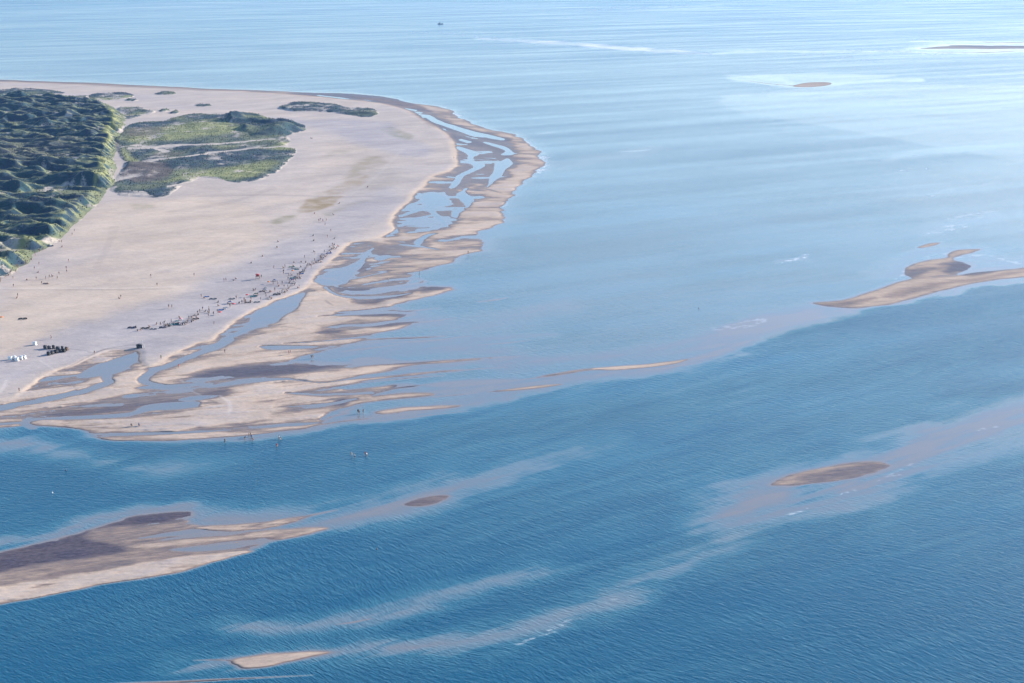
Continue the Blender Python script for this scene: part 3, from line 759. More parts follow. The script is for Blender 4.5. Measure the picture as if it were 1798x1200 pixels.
def dune_material():
    N = Nodes('dune turf')
    veg, olive, heath = N.attr('turf')
    fine = N.noise(.9, 4, .7, N.coords((1, .6, 1)))
    mid = N.noise(.10, 4, .6, N.coords((1, .55, 1)))
    g = N.mix(N.rng(mid, .35, .65), (.001, .018, .048), (.006, .042, .052))  # dark navy: slope shade put into the turf colour where olive is low
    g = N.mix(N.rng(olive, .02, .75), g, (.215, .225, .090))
    g = N.mix(N.math('MULTIPLY', heath, .9), g, N.mix(N.rng(fine, .3, .7), (.062, .047, .050), (.12, .09, .08)))
    s = N.mix(N.rng(mid, .3, .7), (.36, .31, .28), (.46, .39, .34))
    v = N.rng(N.math('MULTIPLY_ADD', N.math('SUBTRACT', fine, .5), .9, veg), .32, .62)
    c = N.mix(v, s, g)
    c = N.mix(1.0, c, N.mix(N.rng(fine, .2, .8), (.7, .7, .7), (1.25, 1.25, 1.25)), 'MULTIPLY')
    nb = N.bump(N.math('ADD', fine, N.math('MULTIPLY', mid, 2.0)), .7, .5)
    return N.set(Base_Color=c, Roughness=.95, Normal=nb)
M_DUNE = dune_material()

def grass_material():
    N = Nodes('marram grass')
    r, gq, b = N.attr('blade')
    c = N.mix(r, (.006, .026, .046), (.165, .175, .075))  # dark end follows the shade painted into the turf below
    c = N.mix(N.math('MULTIPLY', gq, .8), c, (.075, .055, .055))
    return N.set(Base_Color=c, Roughness=.8)
M_GRASS = grass_material()

#            outline, feather, rise, hill height, hill length, cover, cell x, cell y, tufts per m2
DUNES = [
 ([(-420,168),(-200,169),(0,170),(60,172),(110,176),(150,179),(185,186),(203,198),(211,208),(206,222),(209,232),(202,244),(196,262),(190,278),(199,296),(192,318),(186,333),(166,350),(158,362),(140,376),(125,392),(110,405),(98,419),(76,432),(58,441),(48,450),(38,461),(22,471),(4,481),(-60,500),(-200,530),(-420,560)], 6, 2.6, 6.6, 15, 1.6, 1.0, 1.4, .15),
 ([(213,226),(235,216),(290,213),(310,207),(340,200),(380,201),(420,203),(450,207),(480,213),(512,217),(523,223),(517,231),(505,238),(512,247),(500,254),(518,264),(516,271),(505,281),(500,290),(488,300),(470,307),(455,315),(440,318),(420,320),(400,318),(385,313),(355,312),(335,318),(305,325),(292,332),(280,345),(262,344),(250,336),(228,338),(208,338),(198,328),(210,312),(222,298),(221,284),(210,268),(203,254),(206,243)], 2.5, .5, 1.3, 16, 1.15, 1.3, 2.0, .20),
 ([(395,203),(420,201),(450,206),(480,212),(512,216),(524,223),(516,231),(490,238),(455,240),(430,234),(405,222)], 5, 1.0, 7.0, 34, 1.4, 1.2, 2.0, .15),
 ([(487,190),(500,184),(520,180),(560,182),(590,183),(612,190),(640,190),(662,197),(655,203),(640,205),(610,202),(580,197),(550,195),(515,195)], 1.6, .3, 2.0, 14, .95, 1.4, 3.0, .22),
 ([(-150,157),(0,157),(40,155),(80,158),(112,162),(90,165),(40,166.5),(-150,167)], 1.4, .3, 2.2, 18, 1.0, 1.5, 3.2, .18),
 ([(158,165),(200,164),(232,168),(222,172.5),(165,175)], 1.3, .2, 2.0, 16, .95, 1.2, 3.0, .2),
 ([(222,175),(234,174),(242,177),(228,178)], 1.0, .2, 1.4, 14, 1.0, 1.2, 3.0, .2),
 ([(127,170),(146,167.5),(152,170),(140,172)], 1.0, .2, 1.6, 14, 1.0, 1.2, 3.0, .2),
 ([(271,165),(285,162),(305,163),(303,166.5),(280,167)], 1.0, .2, 1.6, 12, .9, 1.2, 3.0, .2),
 ([(341,185),(350,182),(366,183),(368,186),(350,187)], 1.0, .2, 1.5, 12, .95, 1.2, 3.0, .2),
 ([(208,189),(235,189),(266,195),(258,201),(240,206),(216,209),(212,200)], 1.4, .1, 1.7, 13, .72, 1.2, 2.6, .2),
 ([(275,194),(282,191),(290,194),(280,196)], .9, .2, 1.6, 14, 1.0, 1.0, 2.6, .2),
 ([(294,198),(302,194),(309,197),(306,199.5)], .9, .2, 1.6, 14, 1.0, 1.0, 2.6, .2),
 ([(210,332),(250,336),(300,328),(318,326),(305,335),(285,346),(262,346),(225,345),(208,342)], 1.8, .2, 1.4, 14, .72, 1.0, 2.2, .2),
]
STRIPS = [([(232,262,1),(262,262,1.5),(300,258,1.6),(350,255,1.2),(400,252,1.1),(450,247,.9),(490,245,.6)],.85),([(270,281,.8),(300,279,1),(345,275,1.2),(400,266,1.5),(450,261,1.1),(500,257,.8)],.8),([(240,256,1),(300,266,2)],.8),
 ([(205,300,2),(200,318,2)],.5),([(212,222,1),(208,234,1.4)],.8),([(190,345,1),(205,330,2)],.6)]
HEATH = [([(222,290),(250,285),(275,285),(298,300),(286,313),(262,320),(238,318),(220,308)],1.0,3),([(220,228),(262,224),(290,228),(262,240),(225,243)],.7,3),([(0,260),(100,250),(150,280),(60,300),(0,290)],.35,12),([(280,270),(330,268),(320,275),(280,277)],.6,2)]
OLIVE = [([(188,190),(212,205),(208,240),(196,262),(188,280),(200,300),(180,345),(165,330),(172,290),(176,250),(184,220)],1.0,5),([(225,235),(330,215),(400,215),(420,235),(300,250),(225,252)],.75,5),([(215,262),(232,268),(250,285),(228,288)],.8,3),([(270,320),(360,300),(470,285),(490,295),(420,316),(320,318)],.75,4),([(0,440),(60,420),(120,385),(160,352),(140,376),(60,441),(0,482)],.95,7),([(-60,440),(0,425),(70,405),(60,430),(0,470)],.8,8)]
TRACK_D = ([(205,248,.7),(206,262,.8),(214,279,.9),(222,292,1),(221,304,1),(214,318,.8)])

dune_bits = []
for di, (pts, fe, rise, amp, wl, cover, cxs, cys, tuft) in enumerate(DUNES):
    P = np.array(pts, float)
    wx, wy = ground(P[:, 0], P[:, 1], .6)
    xs = np.arange(wx.min() - 12, wx.max() + 12, cxs); ys = np.arange(wy.min() - 25, wy.max() + 40, cys)
    X, Y = np.meshgrid(xs, ys)
    px, py = pixel(X.ravel(), Y.ravel(), .6)
    pl = Plan(px, py)
    m = np.zeros(len(px)); i, mm = pl.poly(pts, fe, 9, 1.6); m[i] = mm
    x, y = X.ravel(), Y.ravel()
    n1 = fbm(x / (wl * 2.2), (y + .25 * x) / (wl * 1.25), 301 + di, 2)
    n2 = 1 - np.abs(fbm(x / (wl * 1.7) + 5, (y + .2 * x) / (wl * .9), 331 + di, 3)) * 2.2
    n3 = fbm(x / 5, y / 8, 351 + di, 3)
    hill = np.clip(.36 + .95 * n1 + .55 * (n2 - .35), 0, 1.7)
    base = sample_grid(np.clip(Zt, -1, 3), px, py)
    strip = np.zeros(len(px))
    for sp, a in STRIPS:
        i, mm = pl.stroke(sp, 1.3, 14, 1.2); strip[i] = np.maximum(strip[i], a * mm)
    edge = np.clip(m * 1.15, 0, 1)
    z = base - .25 + (.25 + rise * .5 * sstep(0, 1, m)) * np.clip(m * 4, 0, 1) + edge ** 2 * (amp * hill * (1 - .75 * strip) + (.12 if di == 0 else .35) * n3 * min(1, amp / 3))
    veg = np.clip((m * 4.5 + .35 * n3) if di in (0, 2) else (m * 2.0 - .25 + .9 * n3 + .5 * fbm(x / 11, y / 20, 381 + di, 3)), 0, 1) * np.clip(cover * (.62 + .55 * fbm(x / 16, y / 24, 371 + di, 4) + .25 * n3) + .12 * hill, 0, 1) * (1 - strip)
    if di == 0:   # blown-out sand faces at the seaward end of the dunes
        blow = np.clip(fbm(x / 22, y / 26, 391, 3) * 3.2 - .9, 0, 1) * sstep(360, 420, py)
        veg *= 1 - .6 * blow
    heath = np.zeros(len(px)); olive = np.clip(.12 + .7 * fbm(x / 30, y / 50, 401, 3), 0, 1)
    for hp, a, f in HEATH:
        i, mm = pl.poly(hp, f, 16, 2); heath[i] = np.maximum(heath[i], a * mm)
    for hp, a, f in OLIVE:
        i, mm = pl.poly(hp, f, 16, 2); olive[i] = np.maximum(olive[i], a * mm)
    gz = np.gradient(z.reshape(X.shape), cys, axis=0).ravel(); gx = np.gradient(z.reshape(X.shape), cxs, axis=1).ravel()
    opoly = olive.copy(); shade_mask = sstep(.03, .33, gz - .25 * gx + .10 * n3) * (1 - .55 * olive * (di != 0)) * (1 if di in (0, 2) else .25 if di == 1 else .6)   # painted shade: camera-facing slopes go dark navy, crests and far slopes keep lit olive
    shade_mask *= 1 - .7 * sstep(.75, .98, opoly)
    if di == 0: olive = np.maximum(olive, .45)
    olive *= 1 - shade_mask
    i, mm = pl.stroke(TRACK_D, .9, 2, .4); heath[i] = np.maximum(heath[i], mm); olive[i] *= 1 - mm
    ny, nx = X.shape
    M = m.reshape(ny, nx)
    keep = np.maximum(np.maximum(M[:-1, :-1], M[1:, 1:]), np.maximum(M[1:, :-1], M[:-1, 1:])) > .03
    # grid_mesh expects rows running towards the camera
    fl = lambda a: a.reshape(ny, nx)[::-1].copy()
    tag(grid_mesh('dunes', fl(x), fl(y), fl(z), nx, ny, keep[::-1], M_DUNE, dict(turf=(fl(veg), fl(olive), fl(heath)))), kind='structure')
    rng = np.random.default_rng(40 + di)
    area = (cxs * cys)
    pick = np.nonzero((m > .25) & (veg > .35) & (px > -60) & (rng.random(len(m)) < tuft * area * np.clip(veg, 0, 1)))[0]
    dune_bits.append((x[pick] + rng.uniform(-.5, .5, len(pick)) * cxs, y[pick] + rng.uniform(-.5, .5, len(pick)) * cys, z[pick], olive[pick], heath[pick]))

def build_grass():
    x, y, z, ol, he = [np.concatenate(a) for a in zip(*dune_bits)]
    n = len(x); rng = np.random.default_rng(7)
    B = 4                                            # blades per tuft, each a bent pair of faces
    ang = rng.uniform(0, 2 * math.pi, (n, B)); s = rng.uniform(.35, .85, n) * (1 - .4 * he)
    w = s[:, None] * rng.uniform(.16, .34, (n, B)); hh = s[:, None] * rng.uniform(.5, 1.0, (n, B)); lean = s[:, None] * rng.uniform(.1, .55, (n, B))
    ca, sa = np.cos(ang), np.sin(ang)
    V = np.zeros((n, B, 4, 3))
    cx_, cy_ = x[:, None] + ca * .15 * s[:, None], y[:, None] + sa * .15 * s[:, None]
    V[:, :, 0] = np.stack([cx_ - sa * w, cy_ + ca * w, z[:, None] - .12 + 0 * w], -1)
    V[:, :, 1] = np.stack([cx_ + sa * w, cy_ - ca * w, z[:, None] - .12 + 0 * w], -1)
    V[:, :, 2] = np.stack([cx_ + sa * w * .8 + ca * lean * .5, cy_ - ca * w * .8 + sa * lean * .5, z[:, None] + hh * .7], -1)
    V[:, :, 3] = np.stack([cx_ - sa * w * .5 + ca * lean, cy_ + ca * w * .5 + sa * lean, z[:, None] + hh], -1)
    me = bpy.data.meshes.new('dune_grass'); nv = n * B * 4
    me.vertices.add(nv); me.loops.add(nv); me.polygons.add(n * B)
    me.vertices.foreach_set('co', V.astype(np.float32).ravel())
    me.loops.foreach_set('vertex_index', np.arange(nv, dtype=np.int32))
    me.polygons.foreach_set('loop_start', np.arange(n * B, dtype=np.int32) * 4)
    me.update(calc_edges=True)
    buf = np.ones((n, B * 4, 4), np.float32)
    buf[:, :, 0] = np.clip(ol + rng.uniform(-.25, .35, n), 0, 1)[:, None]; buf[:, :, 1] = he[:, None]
    me.color_attributes.new('blade', 'FLOAT_COLOR', 'POINT').data.foreach_set('color', buf.ravel())
    me.materials.append(M_GRASS)
    tag(link(bpy.data.objects.new('dune_grass', me)), kind='stuff')
    print('grass tufts', n)
build_grass()
# ------------------------------------------------------------------ objects: materials and mesh tools
MATS = {}
def paint(name, col, rough=.7, metal=0.0):
    if name not in MATS:
        N = Nodes(name)
        f = N.noise(6.0, 3, .6, N.n('ShaderNodeTexCoord').outputs['Object'])
        c = N.mix(N.rng(f, .3, .7), tuple(k * .82 for k in col), tuple(min(1, k * 1.12) for k in col))
        N.set(Base_Color=c, Roughness=rough, Metallic=metal)
        MATS[name] = N.mat
    return MATS[name]
HUES = dict(navy=(.02, .03, .08), black=(.018, .018, .022), grey=(.22, .22, .24), white=(.78, .78, .76), red=(.50, .035, .04), blue=(.04, .14, .42), teal=(.03, .22, .26),
            green=(.05, .17, .08), orange=(.62, .20, .05), yellow=(.62, .46, .08), purple=(.13, .05, .17), brown=(.13, .08, .05), beige=(.48, .38, .27), pink=(.55, .22, .28), denim=(.08, .12, .22), turquoise=(.06, .36, .40), maroon=(.17, .03, .05), charcoal=(.05, .05, .06))
def cloth(c): return paint(c + ' cloth', HUES[c], .85)
SKIN = paint('skin', (.42, .26, .19), .55)
HAIRS = [paint('dark hair', (.03, .02, .015), .6), paint('brown hair', (.10, .055, .03), .6), paint('fair hair', (.40, .28, .14), .6)]

def from_bm(name, bm, mat, parent=None, smooth=False):
    me = bpy.data.meshes.new(name); bm.to_mesh(me); bm.free()
    if smooth:
        for p in me.polygons: p.use_smooth = True
    me.materials.append(mat)
    return link(bpy.data.objects.new(name, me), parent)
def box(bm, c, s, rz=0.0, bevel=0.0, taper=1.0):
    r = bmesh.ops.create_cube(bm, size=1.0)
    M = Matrix.Rotation(rz, 4, 'Z')
    for v in r['verts']:
        k = taper if v.co.z > 0 else 1.0
        v.co = M @ Vector((v.co.x * s[0] * k, v.co.y * s[1] * k, v.co.z * s[2])) + Vector(c)
    if bevel:
        es = list({e for v in r['verts'] for e in v.link_edges})
        bmesh.ops.bevel(bm, geom=es, offset=bevel, segments=2, affect='EDGES', profile=.6)
def rod(bm, a, b, r, r2=None, seg=8):
    a, b = Vector(a), Vector(b); d = b - a
    M = Matrix.Translation((a + b) / 2) @ d.to_track_quat('Z', 'Y').to_matrix().to_4x4()
    bmesh.ops.create_cone(bm, cap_ends=True, segments=seg, radius1=r, radius2=r if r2 is None else r2, depth=d.length, matrix=M)
def sheet(bm, pts, thick):
    """closed plate from a list of rows of points, given a thickness downwards"""
    rows = [[bm.verts.new(p) for p in row] for row in pts]
    fs = []
    for a, b in zip(rows[:-1], rows[1:]):
        for i in range(len(a) - 1):
            fs.append(bm.faces.new((a[i], a[i + 1], b[i + 1], b[i])))
    bm.normal_update()
    bmesh.ops.solidify(bm, geom=fs, thickness=thick)
def empty(name, loc, rz=0.0):
    o = bpy.data.objects.new(name, None); o.empty_display_size = .3
    link(o); o.location = loc; o.rotation_euler = (0, 0, rz); return o
def kids(o): return [c for c in bpy.data.objects if c.parent == o]
KIDS = {}
def copy_tree(o, parent=None):
    c = o.copy(); COL.objects.link(c)
    if parent is not None: c.parent = parent
    if o.name not in KIDS: KIDS[o.name] = kids(o)
    for ch in KIDS[o.name]: copy_tree(ch, c)
    return c

# ------------------------------------------------------------------ people
def skin_mesh(verts, edges, radii, root=0, sub=1):
    me = bpy.data.meshes.new('frame'); me.from_pydata(verts, edges, [])
    o = link(bpy.data.objects.new('frame', me))
    o.modifiers.new('skin', 'SKIN'); s = o.modifiers.new('sub', 'SUBSURF'); s.levels = sub; s.render_levels = sub
    lay = me.skin_vertices[0] if len(me.skin_vertices) else None
    if lay is None:
        bm = bmesh.new(); bm.from_mesh(me); bm.verts.layers.skin.verify(); bm.to_mesh(me); bm.free(); lay = me.skin_vertices[0]
    for i, r in enumerate(radii): lay.data[i].radius = (r, r)
    for i in range(len(verts)): lay.data[i].use_root = (i == root)
    dg = bpy.context.evaluated_depsgraph_get(); dg.update()
    out = bpy.data.meshes.new_from_object(o.evaluated_get(dg))
    bpy.data.objects.remove(o); bpy.data.meshes.remove(me)
    for p in out.polygons: p.use_smooth = True
    return out

def pose(kind):
    """joints of a figure facing -Y: dict of name -> (x, y, z)"""
    J = dict(pelvis=(0, 0, .94), waist=(0, -.005, 1.08), chest=(0, 0, 1.30), neck=(0, .0, 1.47), head=(0, -.02, 1.57), crown=(0, -.005, 1.67), nose=(0, -.115, 1.565))
    for s, n in ((-1, 'r'), (1, 'l')):
        J['sh' + n] = (s * .17, .005, 1.40); J['el' + n] = (s * .235, .02, 1.12); J['wr' + n] = (s * .245, -.05, .88); J['pa' + n] = (s * .245, -.07, .80)
        J['hip' + n] = (s * .095, 0, .90); J['kn' + n] = (s * .105, -.015, .49); J['an' + n] = (s * .11, .03, .08); J['to' + n] = (s * .125, -.13, .03)
    if kind == 'walk':
        J.update(hipl=(.09, -.03, .90), knl=(.10, -.20, .50), anl=(.10, -.26, .09), tol=(.11, -.42, .05), knr=(-.10, .12, .48), anr=(-.10, .36, .13), tor=(-.11, .26, .04))
        J.update(ell=(.25, .16, 1.14), wrl=(.26, .10, .92), pal=(.26, .07, .84), elr=(-.24, -.12, 1.14), wrr=(-.22, -.30, .98), par=(-.21, -.37, .93))
    if kind == 'wade':      # arms held a little out for balance
        J.update(ell=(.33, .03, 1.16), wrl=(.46, -.08, 1.0), pal=(.50, -.12, .94), elr=(-.30, .05, 1.15), wrr=(-.36, -.14, 1.02), par=(-.38, -.21, .98), knl=(.11, -.12, .50), anl=(.12, -.06, .08), tol=(.13, -.22, .03))
    if kind == 'bend':      # bent forward, hands near the knees
        J.update(waist=(0, -.10, 1.04), chest=(0, -.34, 1.14), neck=(0, -.50, 1.20), head=(0, -.61, 1.21), crown=(0, -.68, 1.28), nose=(0, -.70, 1.14))
        for s, n in ((-1, 'r'), (1, 'l')):
            J.update({'sh' + n: (s * .17, -.43, 1.16), 'el' + n: (s * .22, -.40, .88), 'wr' + n: (s * .20, -.48, .64), 'pa' + n: (s * .19, -.50, .56), 'kn' + n: (s * .12, -.10, .50)})
    if kind == 'sit':
        dz = -.80
        for k in list(J):
            x, y, z = J[k]; J[k] = (x, y + .05 + max(0, z - .94) * .18, z + dz)
        for s, n in ((-1, 'r'), (1, 'l')):
            J.update({'hip' + n: (s * .10, 0, .13), 'kn' + n: (s * .16, -.40, .42), 'an' + n: (s * .14, -.66, .07), 'to' + n: (s * .15, -.80, .04), 'el' + n: (s * .25, .02, .36), 'wr' + n: (s * .21, -.22, .40), 'pa' + n: (s * .19, -.30, .40)})
    return J
RAD = dict(pelvis=.135, waist=.125, chest=.145, neck=.058, head=.095, crown=.075, nose=.018, sh=.065, el=.043, wr=.030, pa=.032, hip=.095, kn=.060, an=.038, to=.034)
BONES = [('pelvis', 'waist'), ('waist', 'chest'), ('chest', 'neck'), ('neck', 'head'), ('head', 'crown'), ('head', 'nose')]
for n in 'lr':
    BONES += [('chest', 'sh' + n), ('sh' + n, 'el' + n), ('el' + n, 'wr' + n), ('wr' + n, 'pa' + n), ('pelvis', 'hip' + n), ('hip' + n, 'kn' + n), ('kn' + n, 'an' + n), ('an' + n, 'to' + n)]
def rad(k): return RAD.get(k, RAD.get(k[:-1], .05))
def figure(kind):
    """(body, top, trousers, hair) meshes of one pose"""
    J = pose(kind); names = list(J); ix = {n: i for i, n in enumerate(names)}
    V = [Vector(J[n]) for n in names]; E = [(ix[a], ix[b]) for a, b in BONES]; Rr = [rad(n) for n in names]
    for n, s in (('l', 1), ('r', -1)):          # five fingers, the thumb from the side of the palm
        w, p = Vector(J['wr' + n]), Vector(J['pa' + n]); d = (p - w).normalized(); side = d.cross(Vector((0, 0, 1)) if abs(d.z) < .8 else Vector((0, 1, 0))).normalized()
        curl = Vector((-s * .4, -.5, 0)).normalized()
        for q, ln in ((-1.5, .062), (-.5, .078), (.5, .082), (1.5, .070)):
            a = len(V); V += [p + side * q * .017 + d * .022, p + side * q * .020 + d * ln * .6 + curl * .010, p + side * q * .020 + d * ln + curl * .026]
            E += [(ix['pa' + n], a), (a, a + 1), (a + 1, a + 2)]; Rr += [.0095, .0085, .007]
        a = len(V); V += [w.lerp(p, .55) + side * .038, w.lerp(p, .9) + side * .058 + curl * .015]
        E += [(ix['pa' + n], a), (a, a + 1)]; Rr += [.011, .008]
    body = skin_mesh([tuple(v) for v in V], E, Rr, ix['pelvis'])
    def part(keys, bones, grow, extra=()):
        nm = list(keys); q = {k: i for i, k in enumerate(nm)}
        return skin_mesh([tuple(keys[k][0]) for k in nm], [(q[a], q[b]) for a, b in bones], [keys[k][1] * grow for k in nm])
    L = lambda a, b, t: Vector(J[a]).lerp(Vector(J[b]), t)
    top = part({'pelvis': (L('pelvis', 'waist', .25), .140), 'waist': (J['waist'], .135), 'chest': (J['chest'], .155), 'neck': (L('chest', 'neck', .72), .085),
                'shl': (J['shl'], .078), 'shr': (J['shr'], .078), 'al': (L('shl', 'ell', .62), .062), 'ar': (L('shr', 'elr', .62), .062)},
               [('pelvis', 'waist'), ('waist', 'chest'), ('chest', 'neck'), ('chest', 'shl'), ('chest', 'shr'), ('shl', 'al'), ('shr', 'ar')], 1.06)
    legs = part({'waist': (L('pelvis', 'waist', .45), .128), 'pelvis': (J['pelvis'], .145), 'hl': (J['hipl'], .108), 'hr': (J['hipr'], .108), 'kl': (L('hipl', 'knl', .72), .088), 'kr': (L('hipr', 'knr', .72), .088)},
                [('waist', 'pelvis'), ('pelvis', 'hl'), ('pelvis', 'hr'), ('hl', 'kl'), ('hr', 'kr')], 1.07)
    hb = Vector(J['head']) + Vector((0, .035, .02))
    hair = skin_mesh([tuple(hb), tuple(Vector(J['crown']) + Vector((0, .015, .005))), tuple(hb + Vector((0, .04, -.05)))], [(0, 1), (0, 2)], [.098, .078, .07])
    for m, mt in ((body, SKIN), (top, cloth('white')), (legs, cloth('navy')), (hair, HAIRS[0])): m.materials.append(mt)
    return body, top, legs, hair
FIG = {k: figure(k) for k in ('stand', 'walk', 'wade', 'bend', 'sit')}
PCOUNT = [0]
def person(p, kind, top, bottom, label, group, rz=0.0, scale=1.0, hair=0):
    ms = FIG[kind]
    b = link(bpy.data.objects.new('person', ms[0])); b.location = p; b.rotation_euler = (0, 0, rz); b.scale = (scale,) * 3
    tag(b, label, 'person', group)
    for nm, m, mt in (('shirt', ms[1], cloth(top) if top else None), ('shorts', ms[2], cloth(bottom)), ('hair', ms[3], HAIRS[hair])):
        if mt is None: continue
        o = link(bpy.data.objects.new(nm, m), b); o.material_slots[0].link = 'OBJECT'; o.material_slots[0].material = mt
    PCOUNT[0] += 1
    return b

WADE = 'people wading off the end of the sandbar'
for px, py, kind, top, bot, dz, rz, hr, lab in [
    (395, 777, 'wade', 'charcoal', 'black', -.40, .4, 2, 'lone wader in dark clothes just off the low sandbar, furthest from the others'),
    (429, 771, 'bend', 'denim', 'navy', -.40, 1.2, 0, 'wader in blue-grey top bending down in the water beside the dark upright pair'),
    (437.4, 768, 'stand', 'black', 'charcoal', -.30, 2.0, 0, 'upright wader all in black at the tip of the low sandbar'),
    (440, 767, 'stand', 'charcoal', 'brown', -.30, -1.0, 1, 'wader in charcoal top and brown shorts standing close behind the one in black'),
    (442.4, 770, 'wade', 'blue', 'denim', -.40, .2, 0, 'wader in blue top at the right edge of the group by the sandbar tip'),
    (444.5, 773, 'bend', 'navy', 'black', -.40, -.7, 1, 'wader in navy stooping nearest the camera in the group by the sandbar tip'),
    (489.6, 771, 'wade', 'white', 'navy', -.40, 2.6, 0, 'wader in a bright white top between the sandbar tip and the orange-red wader'),
    (492, 772, 'bend', 'charcoal', 'white', -.40, .6, 0, 'wader in dark top and white shorts bending beside the one in white'),
    (486, 785, 'wade', 'red', 'orange', -.45, .1, 1, 'wader in red top and orange shorts alone in deeper blue water'),
    (617.5, 801, 'stand', 'beige', 'white', -.40, .5, 2, 'wader in pale beige top, taller left one of the pale pair far out'),
    (622.6, 804, 'walk', 'white', 'charcoal', -.45, -.5, 2, 'wader in white top and dark shorts, right one of the pale pair far out'),
    (642, 800, 'stand', 'red', 'maroon', -.40, .3, 1, 'wader in bright red top beside another in white, furthest right in the water'),
    (645.4, 801, 'bend', 'white', 'black', -.40, -1.4, 0, 'wader in white top and black shorts leaning beside the bright red one'),
]:
    v = at(px, py); person((v.x, v.y, dz), kind, top, bot, lab, WADE, rz, 1.0, hr)
FLATS = 'people walking on the tidal flats'
for px, py, kind, top, bot, dz, rz, hr, lab in [
    (628.5, 727, 'walk', 'charcoal', 'grey', -.05, .3, 0, 'walker in charcoal on the thin film of water left of the lone sand spit'),
    (630.6, 727, 'walk', 'grey', 'black', -.05, .3, 1, 'walker in grey beside the charcoal one near the lone sand spit'),
    (638, 726.5, 'stand', 'maroon', 'grey', -.05, -.8, 1, 'walker in maroon standing closest to the lone sand spit'),
    (507.2, 623, 'walk', 'maroon', 'brown', 0, 1.4, 1, 'walker in maroon on the sandy finger above the dark mud'),
    (509.8, 622, 'walk', 'black', 'denim', 0, 1.4, 0, 'walker in black leading the maroon one on the sandy finger'),
    (546.8, 630, 'stand', 'grey', 'denim', -.05, .2, 2, 'walker in grey top standing in shallow water off the sandy finger'),
    (549.8, 630, 'stand', 'beige', 'denim', -.05, -.5, 1, 'walker in beige top standing in shallow water off the sandy finger'),
    (822, 446, 'stand', 'brown', 'charcoal', 0, .6, 0, 'person in brown at the water edge on the sharpest beach point'),
    (797, 279, 'walk', 'maroon', 'black', 0, 1.0, 0, 'person in maroon walking the beach ridge near its sharpest bend'),
    (682, 494, 'stand', 'grey', 'navy', 0, 1.0, 0, 'person in grey and navy on the sand between the pools and the post'),
    (314, 647, 'walk', 'red', 'beige', 0, .5, 1, 'walker in red on the smooth sand beside the hooked creek'),
    (395, 621, 'walk', 'navy', 'grey', 0, .5, 1, 'walker in navy on the smooth sand below the long pool'),
    (283, 631, 'stand', 'green', 'navy', 0, .5, 1, 'person in green standing on the beach ridge beside the long creek'),
    (34, 689, 'walk', 'charcoal', 'black', 0, .5, 1, 'walker in charcoal on the beach ridge at the far left edge'),
    (166, 623, 'walk', 'brown', 'navy', 0, .5, 1, 'walker in brown and navy along the ridge above the triangular pool'),
]:
    v = at(px, py, dz); person(v, kind, top, bot, lab, FLATS, rz, 1.0, hr)
for px, py, top, lab in [(231, 748.5, 'charcoal', 'person in charcoal sitting left on the low sandbar, long shadow behind'), (244.5, 748, 'denim', 'person in grey-blue sitting right on the low sandbar, long shadow behind')]:
    person(at(px, py), 'sit', top, 'navy', lab, 'pair sitting on the low sandbar', .6, 1.15)

# ------------------------------------------------------------------ beach gear
def windbreak(c, n=4, L=.62):
    root = empty('windbreak', (0, 0, 0))
    xs = [(i - n / 2) * L for i in range(n + 1)]; pts = [(x, (.28 if i % 2 else -.18) + .05 * i) for i, x in enumerate(xs)]
    bm = bmesh.new()
    rows = [[], []]
    for i in range(n):
        (x0, y0), (x1, y1) = pts[i], pts[i + 1]
        for t in (0, .33, .66):
            sag = .06 * math.sin(t * math.pi)
            rows[0].append((x0 + (x1 - x0) * t, y0 + (y1 - y0) * t + sag, .12)); rows[1].append((x0 + (x1 - x0) * t, y0 + (y1 - y0) * t + sag, 1.02 - sag))
    for k, zz in ((0, .12), (1, 1.02)): rows[k].append((*pts[-1], zz))
    sheet(bm, rows, .02)
    from_bm('fabric', bm, cloth(c), root)
    for x, y in pts:
        bm = bmesh.new(); rod(bm, (x, y - .03, -.1), (x, y - .03, 1.18), .022); from_bm('pole', bm, paint('pale wood', (.5, .38, .24)), root)
    return root
def tent(c):
    """low half-dome beach shelter, open at the front"""
    root = empty('beach_tent', (0, 0, 0)); bm = bmesh.new(); rows = []
    for j in range(6):
        t = j / 5 * math.radians(100); row = []
        for i in range(13):
            a = math.pi * i / 12
            row.append((1.15 * math.cos(a), -.35 + (.15 + 1.05 * math.sin(a)) * math.sin(t), max(.0, 1.15 * math.sin(a) * (.45 + .55 * math.cos(t * .9)))))
        rows.append(row)
    sheet(bm, rows, .02); from_bm('canopy', bm, cloth(c), root, True)
    bm = bmesh.new(); box(bm, (0, .1, .02), (2.1, 1.3, .03), 0, .01); from_bm('floor', bm, cloth('charcoal'), root)
    for s in (-1, 1):
        bm = bmesh.new(); rod(bm, (s * 1.15, -.38, 0), (s * .62, -.38, 1.02), .02); rod(bm, (s * .62, -.38, 1.02), (0, -.38, 1.17), .02); from_bm('pole', bm, paint('grey rod', (.3, .3, .3)), root)
    return root
def parasol(c):
    root = empty('parasol', (0, 0, 0)); bm = bmesh.new(); rows = []
    for r, z in ((.03, 2.05), (.45, 1.95), (.85, 1.78), (1.05, 1.62), (1.06, 1.50)):
        rows.append([(r * math.cos(2 * math.pi * i / 16) * (1 if i % 2 else .97), r * math.sin(2 * math.pi * i / 16) * (1 if i % 2 else .97), z) for i in range(17)])
    sheet(bm, rows, .015); from_bm('canopy', bm, cloth(c), root, True)
    bm = bmesh.new(); rod(bm, (0, 0, -.2), (0, 0, 2.12), .022); from_bm('pole', bm, paint('white rod', (.7, .7, .7)), root)
    return root
